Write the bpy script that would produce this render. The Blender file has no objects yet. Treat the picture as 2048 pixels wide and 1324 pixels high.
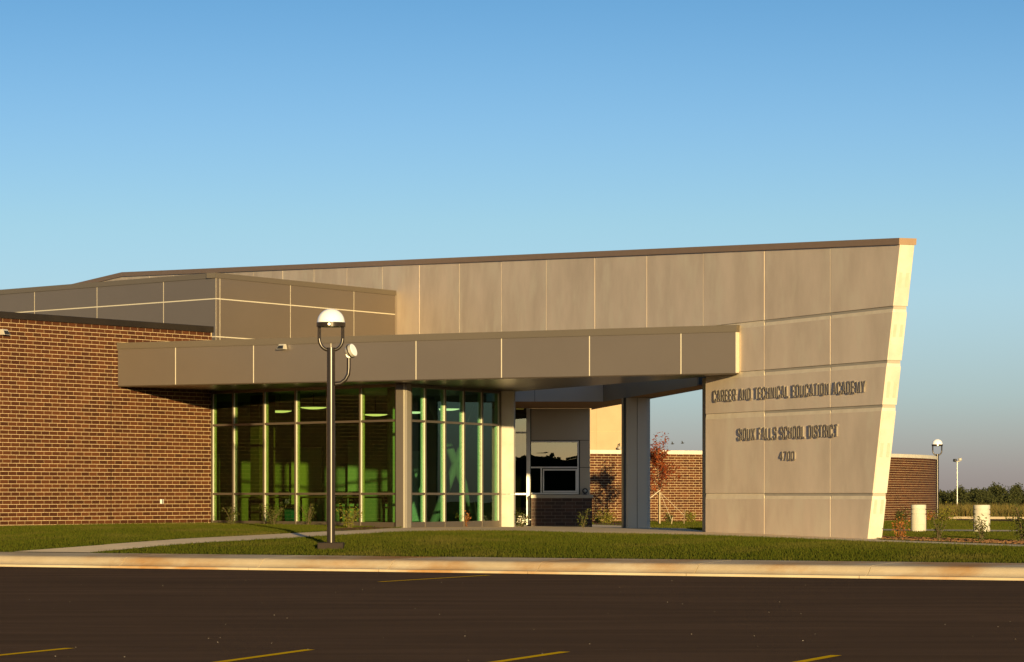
import bpy, bmesh, math, random
import numpy as np
from mathutils import Vector, Matrix

random.seed(7)
rng = np.random.default_rng(7)
sc = bpy.context.scene
COL = sc.collection
R = math.radians

# ------------------------------------------------------------------ camera, sky, sun, exposure
CAM_Z = 1.5
FPX, CX, HY = 6400.0, 1024.0, 990.0          # focal length in photo pixels, centre column, horizon row
cam_d = bpy.data.cameras.new('camera')
cam_d.sensor_width = 36.0
cam_d.lens = FPX / 2048.0 * 36.0
cam_d.shift_y = (HY - 662.0) / 2048.0
cam_d.clip_start, cam_d.clip_end = 0.5, 9000.0
cam = bpy.data.objects.new('camera', cam_d)
COL.objects.link(cam)
cam.location = (0, 0, CAM_Z)
cam.rotation_euler = (R(90), 0, 0)
sc.camera = cam

SUN_AZ, SUN_EL = 11.0, 5.6                   # degrees right of straight behind the camera; above the horizon
world = bpy.data.worlds.new('World')
sc.world = world
world.use_nodes = True
wn, wl = world.node_tree.nodes, world.node_tree.links
wn.clear()
w_out = wn.new('ShaderNodeOutputWorld')
w_bg = wn.new('ShaderNodeBackground')
w_bg.inputs['Strength'].default_value = 0.089
w_sky = wn.new('ShaderNodeTexSky')
w_sky.sky_type = 'NISHITA'
w_sky.sun_disc = False
w_sky.sun_elevation = R(SUN_EL)
w_sky.sun_rotation = R(180.0 - SUN_AZ)
w_sky.altitude = 400.0
w_sky.air_density = 1.0
w_sky.dust_density = 0.6
w_sky.ozone_density = 1.6
w_tc = wn.new('ShaderNodeTexCoord')
w_sep = wn.new('ShaderNodeSeparateXYZ')
w_ramp = wn.new('ShaderNodeValToRGB')        # clear evening air: deeper blue with height, pale dust low down
w_mul = wn.new('ShaderNodeMix')
w_mul.data_type = 'RGBA'
w_mul.blend_type = 'MULTIPLY'
w_mul.inputs[0].default_value = 1.0
SKY_GAIN = 2.4
SKY_STOPS = [(p, tuple(c / SKY_GAIN for c in col)) for p, col in (
    (0.006, (.58, .68, 1.70)), (0.030, (.615, .85, 1.82)), (0.061, (.69, .93, 1.66)), (0.084, (.66, .91, 1.45)),
    (0.115, (.55, .81, 1.33)), (0.153, (.40, .68, 1.13)), (0.40, (.55, .68, .95)), (1.0, (.70, .70, .78)))]
cr = w_ramp.color_ramp
while len(cr.elements) < len(SKY_STOPS):
    cr.elements.new(0.5)
for e, (p, c) in zip(cr.elements, SKY_STOPS):
    e.position = p
    e.color = (*c, 1.0)
wl.new(w_tc.outputs['Generated'], w_sep.inputs[0])
wl.new(w_sep.outputs['Z'], w_ramp.inputs['Fac'])
wl.new(w_sky.outputs['Color'], w_mul.inputs[6])
wl.new(w_ramp.outputs['Color'], w_mul.inputs[7])
w_gain = wn.new('ShaderNodeVectorMath')
w_gain.operation = 'SCALE'
w_gain.inputs['Scale'].default_value = SKY_GAIN
wl.new(w_mul.outputs[2], w_gain.inputs[0])
wl.new(w_gain.outputs['Vector'], w_bg.inputs['Color'])
wl.new(w_bg.outputs['Background'], w_out.inputs['Surface'])

sun_d = bpy.data.lights.new('sun', 'SUN')
sun_d.energy = 5.0
sun_d.angle = R(0.5)
sun_d.color = (1.0, 0.742, 0.345)
sun = bpy.data.objects.new('sun', sun_d)
COL.objects.link(sun)
_a, _e = R(SUN_AZ), R(SUN_EL)
SUN_DIR = Vector((-math.sin(_a) * math.cos(_e), math.cos(_a) * math.cos(_e), -math.sin(_e)))
sun.rotation_euler = SUN_DIR.to_track_quat('-Z', 'Y').to_euler()
sun.location = (10, -30, 20)

vs = sc.view_settings
vs.view_transform = 'Standard'
vs.look = 'None'
vs.exposure = 0.78
vs.gamma = 1.0
vs.use_curve_mapping = False

# ------------------------------------------------------------------ helpers
def px(u, Y, v=None):
    """A real point at depth Y that the photo shows in column u (row v)."""
    x = (u - CX) / FPX * Y
    return (x, Y) if v is None else (x, Y, CAM_Z - (v - HY) / FPX * Y)

def zz(v, Y):
    return CAM_Z - (v - HY) / FPX * Y

def tag(o, label=None, cat=None, group=None, kind=None):
    if label: o['label'] = label
    if cat: o['category'] = cat
    if group: o['group'] = group
    if kind: o['kind'] = kind
    return o

def empty(name, loc, rz=0.0):
    o = bpy.data.objects.new(name, None)
    o.empty_display_size = 0.3
    COL.objects.link(o)
    o.location = loc
    o.rotation_euler = (0, 0, rz)
    return o

def parent_keep(o, p):
    """Parent a mesh whose vertices are in world space to a thing."""
    o.parent = p
    def wm(q):
        m = Matrix.LocRotScale(q.location, q.rotation_euler, q.scale)
        return m if q.parent is None else wm(q.parent) @ q.matrix_parent_inverse @ m
    o.matrix_parent_inverse = wm(p).inverted()

class MB:
    def __init__(self):
        self.v, self.f = [], []
    def add(self, vs, fs):
        n = len(self.v)
        self.v += [tuple(p) for p in vs]
        self.f += [tuple(i + n for i in f) for f in fs]
        return self
    def hexa(self, b, t):
        """b: four bottom points counter-clockwise, t: four top points."""
        return self.add(list(b) + list(t), [(3, 2, 1, 0), (4, 5, 6, 7), (0, 1, 5, 4), (1, 2, 6, 5), (2, 3, 7, 6), (3, 0, 4, 7)])
    def box(self, c, s, rz=0.0):
        ca, sa = math.cos(rz), math.sin(rz)
        pts = []
        for dz in (-.5, .5):
            for dx, dy in ((-.5, -.5), (.5, -.5), (.5, .5), (-.5, .5)):
                x, y = dx * s[0], dy * s[1]
                pts.append((c[0] + ca * x - sa * y, c[1] + sa * x + ca * y, c[2] + dz * s[2]))
        return self.hexa(pts[:4], pts[4:])
    def prism(self, poly, z0, z1):
        a = sum(poly[i][0] * poly[(i + 1) % len(poly)][1] - poly[(i + 1) % len(poly)][0] * poly[i][1] for i in range(len(poly)))
        if a < 0:
            poly = poly[::-1]
        n = len(poly)
        vs = [(p[0], p[1], z0) for p in poly] + [(p[0], p[1], z1) for p in poly]
        fs = [tuple(range(n - 1, -1, -1)), tuple(range(n, 2 * n))]
        fs += [(i, (i + 1) % n, n + (i + 1) % n, n + i) for i in range(n)]
        return self.add(vs, fs)
    def tube(self, pts, rad, seg=10, caps=True):
        pts = [Vector(p) for p in pts]
        rads = rad if isinstance(rad, (list, tuple)) else [rad] * len(pts)
        n0 = len(self.v)
        prev = None
        for i, p in enumerate(pts):
            d = (pts[min(i + 1, len(pts) - 1)] - pts[max(i - 1, 0)]).normalized()
            if prev is None:
                ref = Vector((0, 0, 1)) if abs(d.z) < .9 else Vector((1, 0, 0))
                x = d.cross(ref).normalized()
            else:
                x = (prev - d * prev.dot(d)).normalized()
            y = d.cross(x)
            prev = x
            for k in range(seg):
                a = 2 * math.pi * k / seg
                q = p + (x * math.cos(a) + y * math.sin(a)) * rads[i]
                self.v.append(tuple(q))
        for i in range(len(pts) - 1):
            for k in range(seg):
                a, b = n0 + i * seg + k, n0 + i * seg + (k + 1) % seg
                self.f.append((a, b, b + seg, a + seg))
        if caps:
            self.f.append(tuple(n0 + k for k in range(seg - 1, -1, -1)))
            m = n0 + (len(pts) - 1) * seg
            self.f.append(tuple(m + k for k in range(seg)))
        return self
    def lathe(self, c, prof, seg=24):
        n0 = len(self.v)
        for r, z in prof:
            for k in range(seg):
                a = 2 * math.pi * k / seg
                self.v.append((c[0] + r * math.cos(a), c[1] + r * math.sin(a), c[2] + z))
        for i in range(len(prof) - 1):
            for k in range(seg):
                a, b = n0 + i * seg + k, n0 + i * seg + (k + 1) % seg
                self.f.append((a, b, b + seg, a + seg))
        self.f.append(tuple(n0 + k for k in range(seg - 1, -1, -1)))
        m = n0 + (len(prof) - 1) * seg
        self.f.append(tuple(m + k for k in range(seg)))
        return self
    def mesh(self, name, mat=None, smooth=False, bevel=0.0):
        me = bpy.data.meshes.new(name)
        me.from_pydata(self.v, [], self.f)
        if bevel > 0:
            bm = bmesh.new(); bm.from_mesh(me)
            bmesh.ops.bevel(bm, geom=bm.edges[:], offset=bevel, segments=1, affect='EDGES', profile=0.5)
            bm.to_mesh(me); bm.free()
        if mat: me.materials.append(mat)
        if smooth:
            for p in me.polygons: p.use_smooth = True
            me.set_sharp_from_angle(angle=R(40))
        me.update()
        return me
    def build(self, name, mat, parent=None, smooth=False, bevel=0.0):
        o = bpy.data.objects.new(name, self.mesh(name, mat, smooth, bevel))
        COL.objects.link(o)
        if parent is not None: parent_keep(o, parent)
        return o

class Frame:
    """A wall line in plan: s runs along d, q outward along n, z up."""
    def __init__(self, P, d, n):
        self.P = Vector((P[0], P[1])); self.d = Vector(d).normalized(); self.n = Vector(n).normalized()
    def xy(self, s, q=0.0):
        p = self.P + self.d * s + self.n * q
        return (p.x, p.y)
    def p(self, s, q, z):
        return (*self.xy(s, q), z)
    def box(self, mb, s0, s1, q0, q1, z0, z1):
        a, b, c, d = self.xy(s0, q0), self.xy(s1, q0), self.xy(s1, q1), self.xy(s0, q1)
        return mb.prism([a, b, c, d], z0, z1)
    def plate(self, mb, pts, q0, q1):
        """Polygon of (s, z) points given a thickness from q0 to q1."""
        n = len(pts)
        vs = [self.p(s, q0, z) for s, z in pts] + [self.p(s, q1, z) for s, z in pts]
        fs = [tuple(range(n)), tuple(range(2 * n - 1, n - 1, -1))] + [(i, n + i, n + (i + 1) % n, (i + 1) % n) for i in range(n)]
        return mb.add(vs, fs)
    def s_at(self, u):
        """s where the photo's column u meets this line."""
        k = (u - CX) / FPX
        den = self.d.x - k * self.d.y
        return (k * self.P.y - self.P.x) / den
    def Y(self, s):
        return self.P.y + self.d.y * s
    @property
    def rz(self):
        return math.atan2(self.d.y, self.d.x)

# ------------------------------------------------------------------ materials
def mat(name, c1, c2=None, rough=0.6, metal=0.0, scale=4.0, detail=6.0, stretch=(1, 1, 1), bump=0.0, bscale=40.0,
        c3=None, scale3=0.6, lo3=0.5, hi3=0.75, lo=0.35, hi=0.65, spec=0.5, island=0.0, objrand=0.0, trans=0.0, coat=0.0):
    m = bpy.data.materials.new(name)
    m.use_nodes = True
    nt = m.node_tree; N, L = nt.nodes, nt.links
    b = N['Principled BSDF']
    b.inputs['Roughness'].default_value = rough
    b.inputs['Metallic'].default_value = metal
    b.inputs['Specular IOR Level'].default_value = spec
    if coat: b.inputs['Coat Weight'].default_value = coat
    tc = N.new('ShaderNodeTexCoord')
    col = None
    def noise(sc_, st, det, fac_lo, fac_hi):
        mp = N.new('ShaderNodeMapping'); mp.inputs['Scale'].default_value = st
        L.new(tc.outputs['Object'], mp.inputs[0])
        n = N.new('ShaderNodeTexNoise'); n.inputs['Scale'].default_value = sc_; n.inputs['Detail'].default_value = det
        n.inputs['Roughness'].default_value = 0.6
        L.new(mp.outputs[0], n.inputs['Vector'])
        r = N.new('ShaderNodeMapRange'); r.inputs[1].default_value = fac_lo; r.inputs[2].default_value = fac_hi
        L.new(n.outputs['Fac'], r.inputs[0])
        return r.outputs[0]
    def mix(f, a, bb):
        x = N.new('ShaderNodeMix'); x.data_type = 'RGBA'
        if isinstance(f, float): x.inputs[0].default_value = f
        else: L.new(f, x.inputs[0])
        for sock, val in ((x.inputs[6], a), (x.inputs[7], bb)):
            if isinstance(val, tuple): sock.default_value = (*val, 1)
            else: L.new(val, sock)
        return x.outputs[2]
    col = c1
    if c2 is not None:
        if island or objrand:
            g = N.new('ShaderNodeNewGeometry'); oi = N.new('ShaderNodeObjectInfo')
            ad = N.new('ShaderNodeMath'); ad.operation = 'ADD'
            L.new(g.outputs['Random Per Island'], ad.inputs[0]); L.new(oi.outputs['Random'], ad.inputs[1])
            fr = N.new('ShaderNodeMath'); fr.operation = 'FRACT'; L.new(ad.outputs[0], fr.inputs[0])
            col = mix(fr.outputs[0], c1, c2)
        else:
            col = mix(noise(scale, stretch, detail, lo, hi), c1, c2)
    if c3 is not None:
        col = mix(noise(scale3, stretch, 5.0, lo3, hi3), col, c3)
    if isinstance(col, tuple): b.inputs['Base Color'].default_value = (*col, 1)
    else: L.new(col, b.inputs['Base Color'])
    if bump:
        n = N.new('ShaderNodeTexNoise'); n.inputs['Scale'].default_value = bscale; n.inputs['Detail'].default_value = 4
        L.new(tc.outputs['Object'], n.inputs['Vector'])
        bp = N.new('ShaderNodeBump'); bp.inputs['Strength'].default_value = bump; bp.inputs['Distance'].default_value = 0.02
        L.new(n.outputs['Fac'], bp.inputs['Height']); L.new(bp.outputs[0], b.inputs['Normal'])
    if trans:
        tr = N.new('ShaderNodeBsdfTranslucent')
        if isinstance(col, tuple): tr.inputs[0].default_value = (*col, 1)
        else: L.new(col, tr.inputs[0])
        ms = N.new('ShaderNodeMixShader'); ms.inputs[0].default_value = trans
        L.new(b.outputs[0], ms.inputs[1]); L.new(tr.outputs[0], ms.inputs[2])
        L.new(ms.outputs[0], N['Material Output'].inputs['Surface'])
    return m

def glass_mat(name, tint, refl=0.06, wob=0.02):
    m = bpy.data.materials.new(name); m.use_nodes = True
    nt = m.node_tree; N, L = nt.nodes, nt.links
    N.remove(N['Principled BSDF'])
    t = N.new('ShaderNodeBsdfTransparent'); t.inputs[0].default_value = (*tint, 1)
    g = N.new('ShaderNodeBsdfGlossy'); g.inputs['Roughness'].default_value = 0.0
    g.inputs['Color'].default_value = (0.55, 0.60, 0.52, 1)
    f = N.new('ShaderNodeLayerWeight')
    pw = N.new('ShaderNodeMath'); pw.operation = 'POWER'; pw.inputs[1].default_value = 5.0
    L.new(f.outputs['Facing'], pw.inputs[0])
    ad = N.new('ShaderNodeMath'); ad.operation = 'MULTIPLY_ADD'; ad.inputs[1].default_value = .9; ad.inputs[2].default_value = .05 + refl; ad.use_clamp = True
    L.new(pw.outputs[0], ad.inputs[0])
    mx = N.new('ShaderNodeMixShader')
    L.new(ad.outputs[0], mx.inputs[0]); L.new(t.outputs[0], mx.inputs[1]); L.new(g.outputs[0], mx.inputs[2])
    tc = N.new('ShaderNodeTexCoord'); n = N.new('ShaderNodeTexNoise'); n.inputs['Scale'].default_value = 0.7; n.inputs['Detail'].default_value = 1
    L.new(tc.outputs['Object'], n.inputs['Vector'])
    bp = N.new('ShaderNodeBump'); bp.inputs['Strength'].default_value = wob; bp.inputs['Distance'].default_value = 0.1
    L.new(n.outputs['Fac'], bp.inputs['Height']); L.new(bp.outputs[0], g.inputs['Normal'])
    L.new(mx.outputs[0], N['Material Output'].inputs['Surface'])
    return m

def glow_mat(name, col, strength):
    m = bpy.data.materials.new(name); m.use_nodes = True
    b = m.node_tree.nodes['Principled BSDF']
    b.inputs['Base Color'].default_value = (*col, 1)
    b.inputs['Emission Color'].default_value = (*col, 1)
    b.inputs['Emission Strength'].default_value = strength
    return m

M = {}
M['brick'] = mat('brick_clay', (.050, .0145, .0045), (.098, .032, .0095), rough=.8, island=1, objrand=1, spec=.25)
M['brick_dark'] = mat('brick_plinth', (.045, .026, .020), (.085, .045, .032), rough=.7, island=1, objrand=1, spec=.3)
M['mortar'] = mat('mortar', (.57, .43, .25), (.49, .365, .21), rough=.95, scale=6, bump=.1, bscale=90, spec=.15)
M['mortar_dark'] = mat('dark_mortar', (.20, .16, .12), (.16, .13, .10), rough=.95, scale=6)
M['concrete'] = mat('cast_concrete', (.72, .585, .455), (.59, .475, .365), rough=.85, scale=.9, stretch=(1, 1, .5), detail=10,
                    c3=(.70, .60, .46), scale3=1.6, bump=.12, bscale=25, spec=.25)
M['lit_reveal'] = mat('smooth_lit_reveal', (.76, .65, .49), (.68, .57, .42), rough=.8, scale=3, spec=.2)  # smooth face, coloured paler to stand in for sun on its slope
M['concrete_core'] = mat('concrete_core', (.42, .37, .30), (.36, .32, .27), rough=.9, scale=2, spec=.2)
M['concrete_patch'] = mat('concrete_patch', (.47, .42, .33), (.50, .45, .36), rough=.9, scale=8, spec=.2)
M['concrete_light'] = mat('pale_concrete', (.56, .52, .44), (.48, .44, .37), rough=.85, scale=3, detail=8, c3=(.60, .56, .48), bump=.12, bscale=30, spec=.25)
M['cap_stone'] = mat('cap_stone', (.62, .57, .48), (.56, .51, .43), rough=.85, scale=3, spec=.25)
M['panel'] = mat('bronze_panel', (.207, .170, .140), (.195, .160, .132), rough=.34, metal=.5, scale=.5, spec=.5)
M['panel_trim'] = mat('panel_coping', (.165, .135, .100), (.156, .128, .095), rough=.35, metal=.35, scale=.5, spec=.5)
M['reveal'] = mat('panel_reveal', (.66, .60, .48), rough=.5, metal=.2, spec=.4)
M['dark_coping'] = mat('dark_coping', (.022, .017, .012), (.03, .023, .016), rough=.35, metal=.3, scale=2)
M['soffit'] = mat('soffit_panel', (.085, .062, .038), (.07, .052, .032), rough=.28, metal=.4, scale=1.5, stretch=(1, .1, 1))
M['stucco_soffit'] = mat('stucco_soffit', (.34, .20, .11), (.28, .165, .09), rough=.9, scale=14, bump=.3, bscale=60, spec=.2)
M['grey_clad'] = mat('grey_cladding', (.30, .265, .215), (.285, .25, .205), rough=.42, metal=.3, scale=.6)
M['silver'] = mat('silver_metal', (.62, .57, .46), (.58, .53, .43), rough=.4, metal=.2, scale=2)
M['block_clad'] = mat('block_cladding', (.46, .39, .295), (.44, .37, .28), rough=.5, metal=.1, scale=.6)
M['column_clad'] = mat('column_cladding', (.44, .38, .32), (.42, .36, .30), rough=.45, metal=.15, scale=.6)
M['wall_coping'] = mat('wall_coping', (.30, .20, .13), (.28, .187, .12), rough=.6, spec=.2)
M['pale_clad'] = mat('pale_fascia', (.60, .59, .55), (.57, .56, .52), rough=.45, metal=.1, scale=.6)
M['alu'] = mat('mullion_metal', (.165, .132, .098), (.155, .125, .093), rough=.38, metal=.5, scale=2)
M['white_frame'] = mat('silver_frame', (.62, .60, .57), (.60, .58, .55), rough=.4, metal=.3, scale=2)
M['render_yellow'] = mat('buff_render', (.44, .325, .20), (.41, .30, .185), rough=.95, scale=2, bump=.15, bscale=60, spec=.15)
M['lamp_bronze'] = mat('lamp_bronze', (.028, .021, .016), (.036, .027, .020), rough=.26, metal=.25, scale=8)
M['lamp_base'] = mat('lamp_base_cover', (.022, .015, .011), (.028, .019, .013), rough=.75, spec=.2)
M['lamp_white'] = mat('lamp_globe', (.82, .82, .84), rough=.25, spec=.5)
M['lamp_silver'] = mat('lamp_silver', (.60, .56, .48), rough=.35, metal=.4)
M['letter'] = mat('letter_metal', (.26, .225, .19), (.29, .25, .21), rough=.4, metal=.3, scale=5)
M['asphalt'] = mat('asphalt', (.150, .092, .056), (.112, .071, .044), rough=.95, scale=.5, stretch=(.5, 2.2, 1), detail=9, c3=(.100, .065, .042), scale3=.13,
                   bump=.35, bscale=70, spec=.0)
M['paint'] = mat('yellow_paint', (.95, .56, .015), (.82, .46, .012), spec=0, rough=.9, scale=9, detail=8)
M['kerb'] = mat('kerb_concrete', (.56, .455, .31), (.45, .35, .22), rough=.9, scale=1.6, detail=8, stretch=(.5, .5, .8), c3=(.36, .165, .035), scale3=.7, lo3=.48, hi3=.68, bump=.15, bscale=40, spec=.2)
M['walk'] = mat('walk_concrete', (.78, .62, .42), (.70, .56, .38), rough=.95, scale=2.2, detail=8, bump=.15, bscale=40, spec=0)
M['turf'] = mat('turf_soil', (.050, .060, .010), (.075, .075, .014), rough=1, scale=1.2, detail=8, bump=.6, bscale=30, spec=.0)
M['blade'] = mat('grass_blade', (.052, .076, .007), (.112, .112, .012), rough=.8, island=1, spec=.05, trans=.35, c3=(.15, .125, .03), scale3=.42)
M['straw'] = mat('tall_grass', (.215, .145, .045), (.095, .10, .024), rough=.9, island=1, spec=.1, trans=.3)
M['mulch'] = mat('mulch', (.12, .062, .03), (.20, .11, .055), rough=1, scale=14, detail=8, bump=.8, bscale=50, spec=.1)
M['field'] = mat('field_soil', (.12, .10, .03), (.09, .085, .025), rough=1, scale=.05, detail=8, spec=0)
M['bark'] = mat('bark', (.16, .11, .07), (.22, .16, .10), rough=.9, scale=12, stretch=(1, 1, .2))
M['twig'] = mat('twig', (.10, .07, .03), (.075, .052, .024), rough=.9, scale=20)
M['twig_dark'] = mat('dark_bark', (.03, .025, .018), rough=.95)
M['leaf_red'] = mat('red_leaves', (.15, .025, .009), (.26, .065, .014), rough=.6, island=1, spec=.2, trans=.25)
M['leaf_green'] = mat('green_leaves', (.045, .06, .012), (.11, .11, .02), rough=.6, island=1, spec=.2, trans=.3)
M['leaf_orange'] = mat('orange_leaves', (.40, .16, .035), (.26, .09, .03), rough=.6, island=1, spec=.2, trans=.3)
M['leaf_yellow'] = mat('yellow_leaves', (.22, .19, .02), (.12, .13, .02), rough=.6, island=1, spec=.2, trans=.3)
M['petal'] = mat('white_petals', (.78, .74, .64), (.66, .62, .5), rough=.6, island=1, spec=.2)
M['far_leaf'] = mat('far_foliage', (.036, .044, .016), (.060, .062, .020), rough=.9, island=1, spec=.1, trans=.15)
M['glass'] = glass_mat('green_glass', (.60, .73, .42), 0.0)
M['glass_teal'] = glass_mat('teal_glass', (.62, .86, .72), .035)
M['glass_clear'] = glass_mat('window_glass', (.30, .34, .24), .12, .03)
M['int_wall'] = mat('lobby_wall', (.22, .21, .16), (.19, .18, .14), rough=.9, scale=.7)
M['int_panel'] = mat('lobby_panel', (.36, .345, .28), rough=.8)
M['int_floor'] = mat('lobby_floor', (.14, .12, .09), (.11, .095, .07), rough=.35, scale=2)
M['int_brick'] = mat('lobby_masonry', (.15, .10, .06), (.12, .08, .05), rough=.9, scale=3)
M['dark'] = mat('dark_plastic', (.02, .02, .022), rough=.5)
M['wood'] = mat('table_wood', (.16, .10, .05), (.13, .08, .04), rough=.5, scale=4, stretch=(1, 8, 1))
M['blue'] = mat('blue_plastic', (.02, .16, .30), rough=.4)
M['pendant'] = glow_mat('pendant_glow', (1.0, .86, .45), 1.0)
M['rope'] = mat('rope', (.55, .47, .34), rough=.9)
M['stake'] = mat('stake_wood', (.42, .33, .20), (.36, .28, .17), rough=.9, scale=9)
M['pebble'] = mat('pebble', (.30, .26, .21), (.17, .14, .11), rough=.8, island=1)
M['chalk'] = mat('chalk', (.20, .14, .10), (.16, .11, .075), rough=.95, scale=20, spec=0)
M['bird'] = mat('bird_feathers', (.02, .02, .02), rough=.8)

# ------------------------------------------------------------------ terrain
K0 = Vector((0.0, 61.1)); KD = Vector((.872, -.489)).normalized(); KN = Vector((.489, .872)).normalized()
GD = [0.75, 2.0, 3.5, 5, 9, 13, 18, 25, 35, 43, 60, 90, 140, 300, 600, 1500, 5000]
GZ = [0.22, .26, .40, .49, .61, .65, .65, .62, .48, .38, .40, .30, .20, 0.0, -2.5, -6.0, -10.0]
TD, TZ = [2, 9, 25, 40], [0, 1, 1, 0]
def kd(X, Y):
    return (X - K0.x) * KN.x + (Y - K0.y) * KN.y
def kt(X, Y):
    return (X - K0.x) * KD.x + (Y - K0.y) * KD.y
def kp(t, d):
    return (K0.x + KD.x * t + KN.x * d, K0.y + KD.y * t + KN.y * d)
def G(X, Y):
    d = kd(np.asarray(X, float), np.asarray(Y, float))
    return np.interp(d, GD, GZ) - .008 * np.clip(X, -25, 10) * np.interp(d, TD, TZ)
def ground_at(u, v):
    """Plan point where the sight line of photo pixel (u, v) first meets the terrain."""
    Y = np.arange(56.0, 900.0, 0.05)
    X = (u - CX) / FPX * Y
    h = CAM_Z - (v - HY) / FPX * Y - G(X, Y)
    ok = (kd(X, Y) > 0.75) & (h <= 0)
    i = int(np.argmax(ok))
    return (float(X[i]), float(Y[i]))

def sheet(name, us, vs_, fn, material, kind='structure'):
    """Grid mesh over (us x vs_); fn(u, v) gives x, y, z arrays."""
    U, V = np.meshgrid(us, vs_)
    X, Y, Z = fn(U, V)
    verts = np.c_[X.ravel(), Y.ravel(), Z.ravel()]
    nu, nv = len(us), len(vs_)
    i = np.arange(nv - 1)[:, None] * nu + np.arange(nu - 1)[None]
    faces = np.stack([i, i + 1, i + nu + 1, i + nu], -1).reshape(-1, 4)
    me = bpy.data.meshes.new(name)
    me.from_pydata(verts.tolist(), [], faces.tolist())
    me.materials.append(material)
    o = bpy.data.objects.new(name, me); COL.objects.link(o)
    return tag(o, kind=kind)

def kfn(U, V):
    X = K0.x + KD.x * U + KN.x * V; Y = K0.y + KD.y * U + KN.y * V
    return X, Y, G(X, Y)

tag(sheet('parking_lot', np.array([-900, -60, -30, 0, 30, 60, 900.]), np.array([-900, -300, -80, -40, -10, 0.12]),
          lambda U, V: (K0.x + KD.x * U + KN.x * V, K0.y + KD.y * U + KN.y * V, U * 0), M['asphalt']),
    'dark brown asphalt parking lot in front of the kerb')
tag(sheet('lawn', np.arange(-70, 90.1, 1.0), np.concatenate([np.arange(2.0, 30, .5), np.arange(30, 150.1, 2.0)]), kfn, M['turf']),
    'mown green lawn between kerb and building')
tag(sheet('field', np.concatenate([np.arange(-3000, -70, 200), np.arange(-70, 91, 20), np.arange(100, 3001, 100)]).astype(float),
          np.array([2.0, 20, 40, 60, 90, 140, 150, 200, 300, 450, 600, 900, 1500, 3000, 5000]),
          lambda U, V: (lambda a: (a[0], a[1], a[2] - .35 * ((U > -72) & (U < 92) & (V < 149)) - .03))(kfn(U, V)), M['field']),
    'open field running to the horizon')

def in_poly(X, Y, poly):
    inside = np.zeros(X.shape, bool)
    n = len(poly)
    for i in range(n):
        x0, y0 = poly[i]; x1, y1 = poly[(i + 1) % n]
        c = ((y0 > Y) != (y1 > Y)) & (X < (x1 - x0) * (Y - y0) / ((y1 - y0) or 1e-9) + x0)
        inside ^= c
    return inside

def drape(name, poly, off, material, kind='structure', step=1.0, dmin=2.0):
    bm = bmesh.new()
    bm.faces.new([bm.verts.new((x, y, 0)) for x, y in poly])
    ts = [kt(x, y) for x, y in poly]; ds = [kd(x, y) for x, y in poly]
    def cut(co, no, clear=False):
        bmesh.ops.bisect_plane(bm, geom=bm.verts[:] + bm.edges[:] + bm.faces[:], plane_co=co, plane_no=no, clear_inner=clear, dist=1e-5)
    if dmin is not None:
        cut((*kp(0, dmin), 0), (KN.x, KN.y, 0), True)
    st = step
    for d in np.arange(math.floor(min(ds)), max(ds), st): cut((*kp(0, d), 0), (KN.x, KN.y, 0))
    for t in np.arange(math.floor(min(ts)), max(ts), st): cut((*kp(t, 0), 0), (KD.x, KD.y, 0))
    for v in bm.verts: v.co.z = float(G(v.co.x, v.co.y)) + off
    bmesh.ops.recalc_face_normals(bm, faces=bm.faces[:])
    for f in bm.faces:
        if f.normal.z < 0: f.normal_flip()
    me = bpy.data.meshes.new(name); bm.to_mesh(me); bm.free()
    me.materials.append(material)
    o = bpy.data.objects.new(name, me); COL.objects.link(o)
    return tag(o, kind=kind)

PATH_UV = [(130, 1112), (168, 1106.5), (280, 1097), (400, 1087), (500, 1081.5), (585, 1077), (640, 1073.5), (740, 1068), (830, 1064), (930, 1062.5),
           (1024, 1063), (1185, 1067.5), (1411, 1072), (1600, 1078.5), (1735, 1084), (1800, 1086), (2150, 1098), (2150, 1094), (1800, 1082.5),
           (1763, 1081), (1740, 1077), (1411, 1064), (1390, 1060.5), (1300, 1055), (1245, 1052), (1185, 1049.8), (1055, 1049.2), (1026, 1052),
           (1000, 1054), (815, 1056), (800, 1057), (735, 1060.5), (690, 1062.7), (648, 1064.3), (560, 1069), (470, 1073.5), (350, 1080), (200, 1091.5),
           (0, 1105), (-200, 1113), (-260, 1119)]
PATH = [ground_at(*p) for p in PATH_UV]
tag(drape('entrance_path', PATH, .014, M['walk']), 'pale concrete path curving from the kerb to the entrance')
MULCH = [ground_at(*p) for p in [(1763, 1080.6), (1800, 1082), (2150, 1093.6), (2150, 1087), (1900, 1079), (1800, 1076), (1763, 1075.5)]]
tag(drape('mulch_bed', MULCH, .020, M['mulch']), 'strip of brown mulch behind the concrete edging at right')
MULCH2 = [ground_at(*p) for p in [(650, 1063.9), (690, 1062.4), (735, 1060.2), (800, 1056.8), (797, 1054.5), (700, 1056.8), (655, 1060)]]
tag(drape('glazing_bed', MULCH2, .020, M['mulch']), 'mulch strip at the foot of the lobby glazing')
MULCH3 = [ground_at(*p) for p in [(1186, 1049.6), (1244, 1051.5), (1244, 1046.5), (1186, 1045)]]
tag(drape('planting_bed', MULCH3, .020, M['mulch']), 'mulch bed behind the entrance planter')
FPATH = [ground_at(*p) for p in [(1700, 1061.5), (2100, 1064.8), (2100, 1067.6), (1700, 1064.3)]]
tag(drape('far_path', FPATH, .055, M['walk'], step=3), 'narrow concrete path passing the concrete bollards')
FROAD = [ground_at(*p) for p in [(1880, 1038), (2200, 1040), (2200, 1048), (1905, 1042.5)]]
tag(drape('far_road', FROAD, .016, M['asphalt'], step=4), 'dark asphalt drive beyond the far lawn')
FKERB = [ground_at(*p) for p in [(1850, 1034.6), (2200, 1035.5), (2200, 1039.8), (1850, 1038)]]
fk = MB()
FKERB_Y = sorted(FKERB, key=lambda p: p[1])
q0_, q1_ = FKERB[2], FKERB[3]
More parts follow.
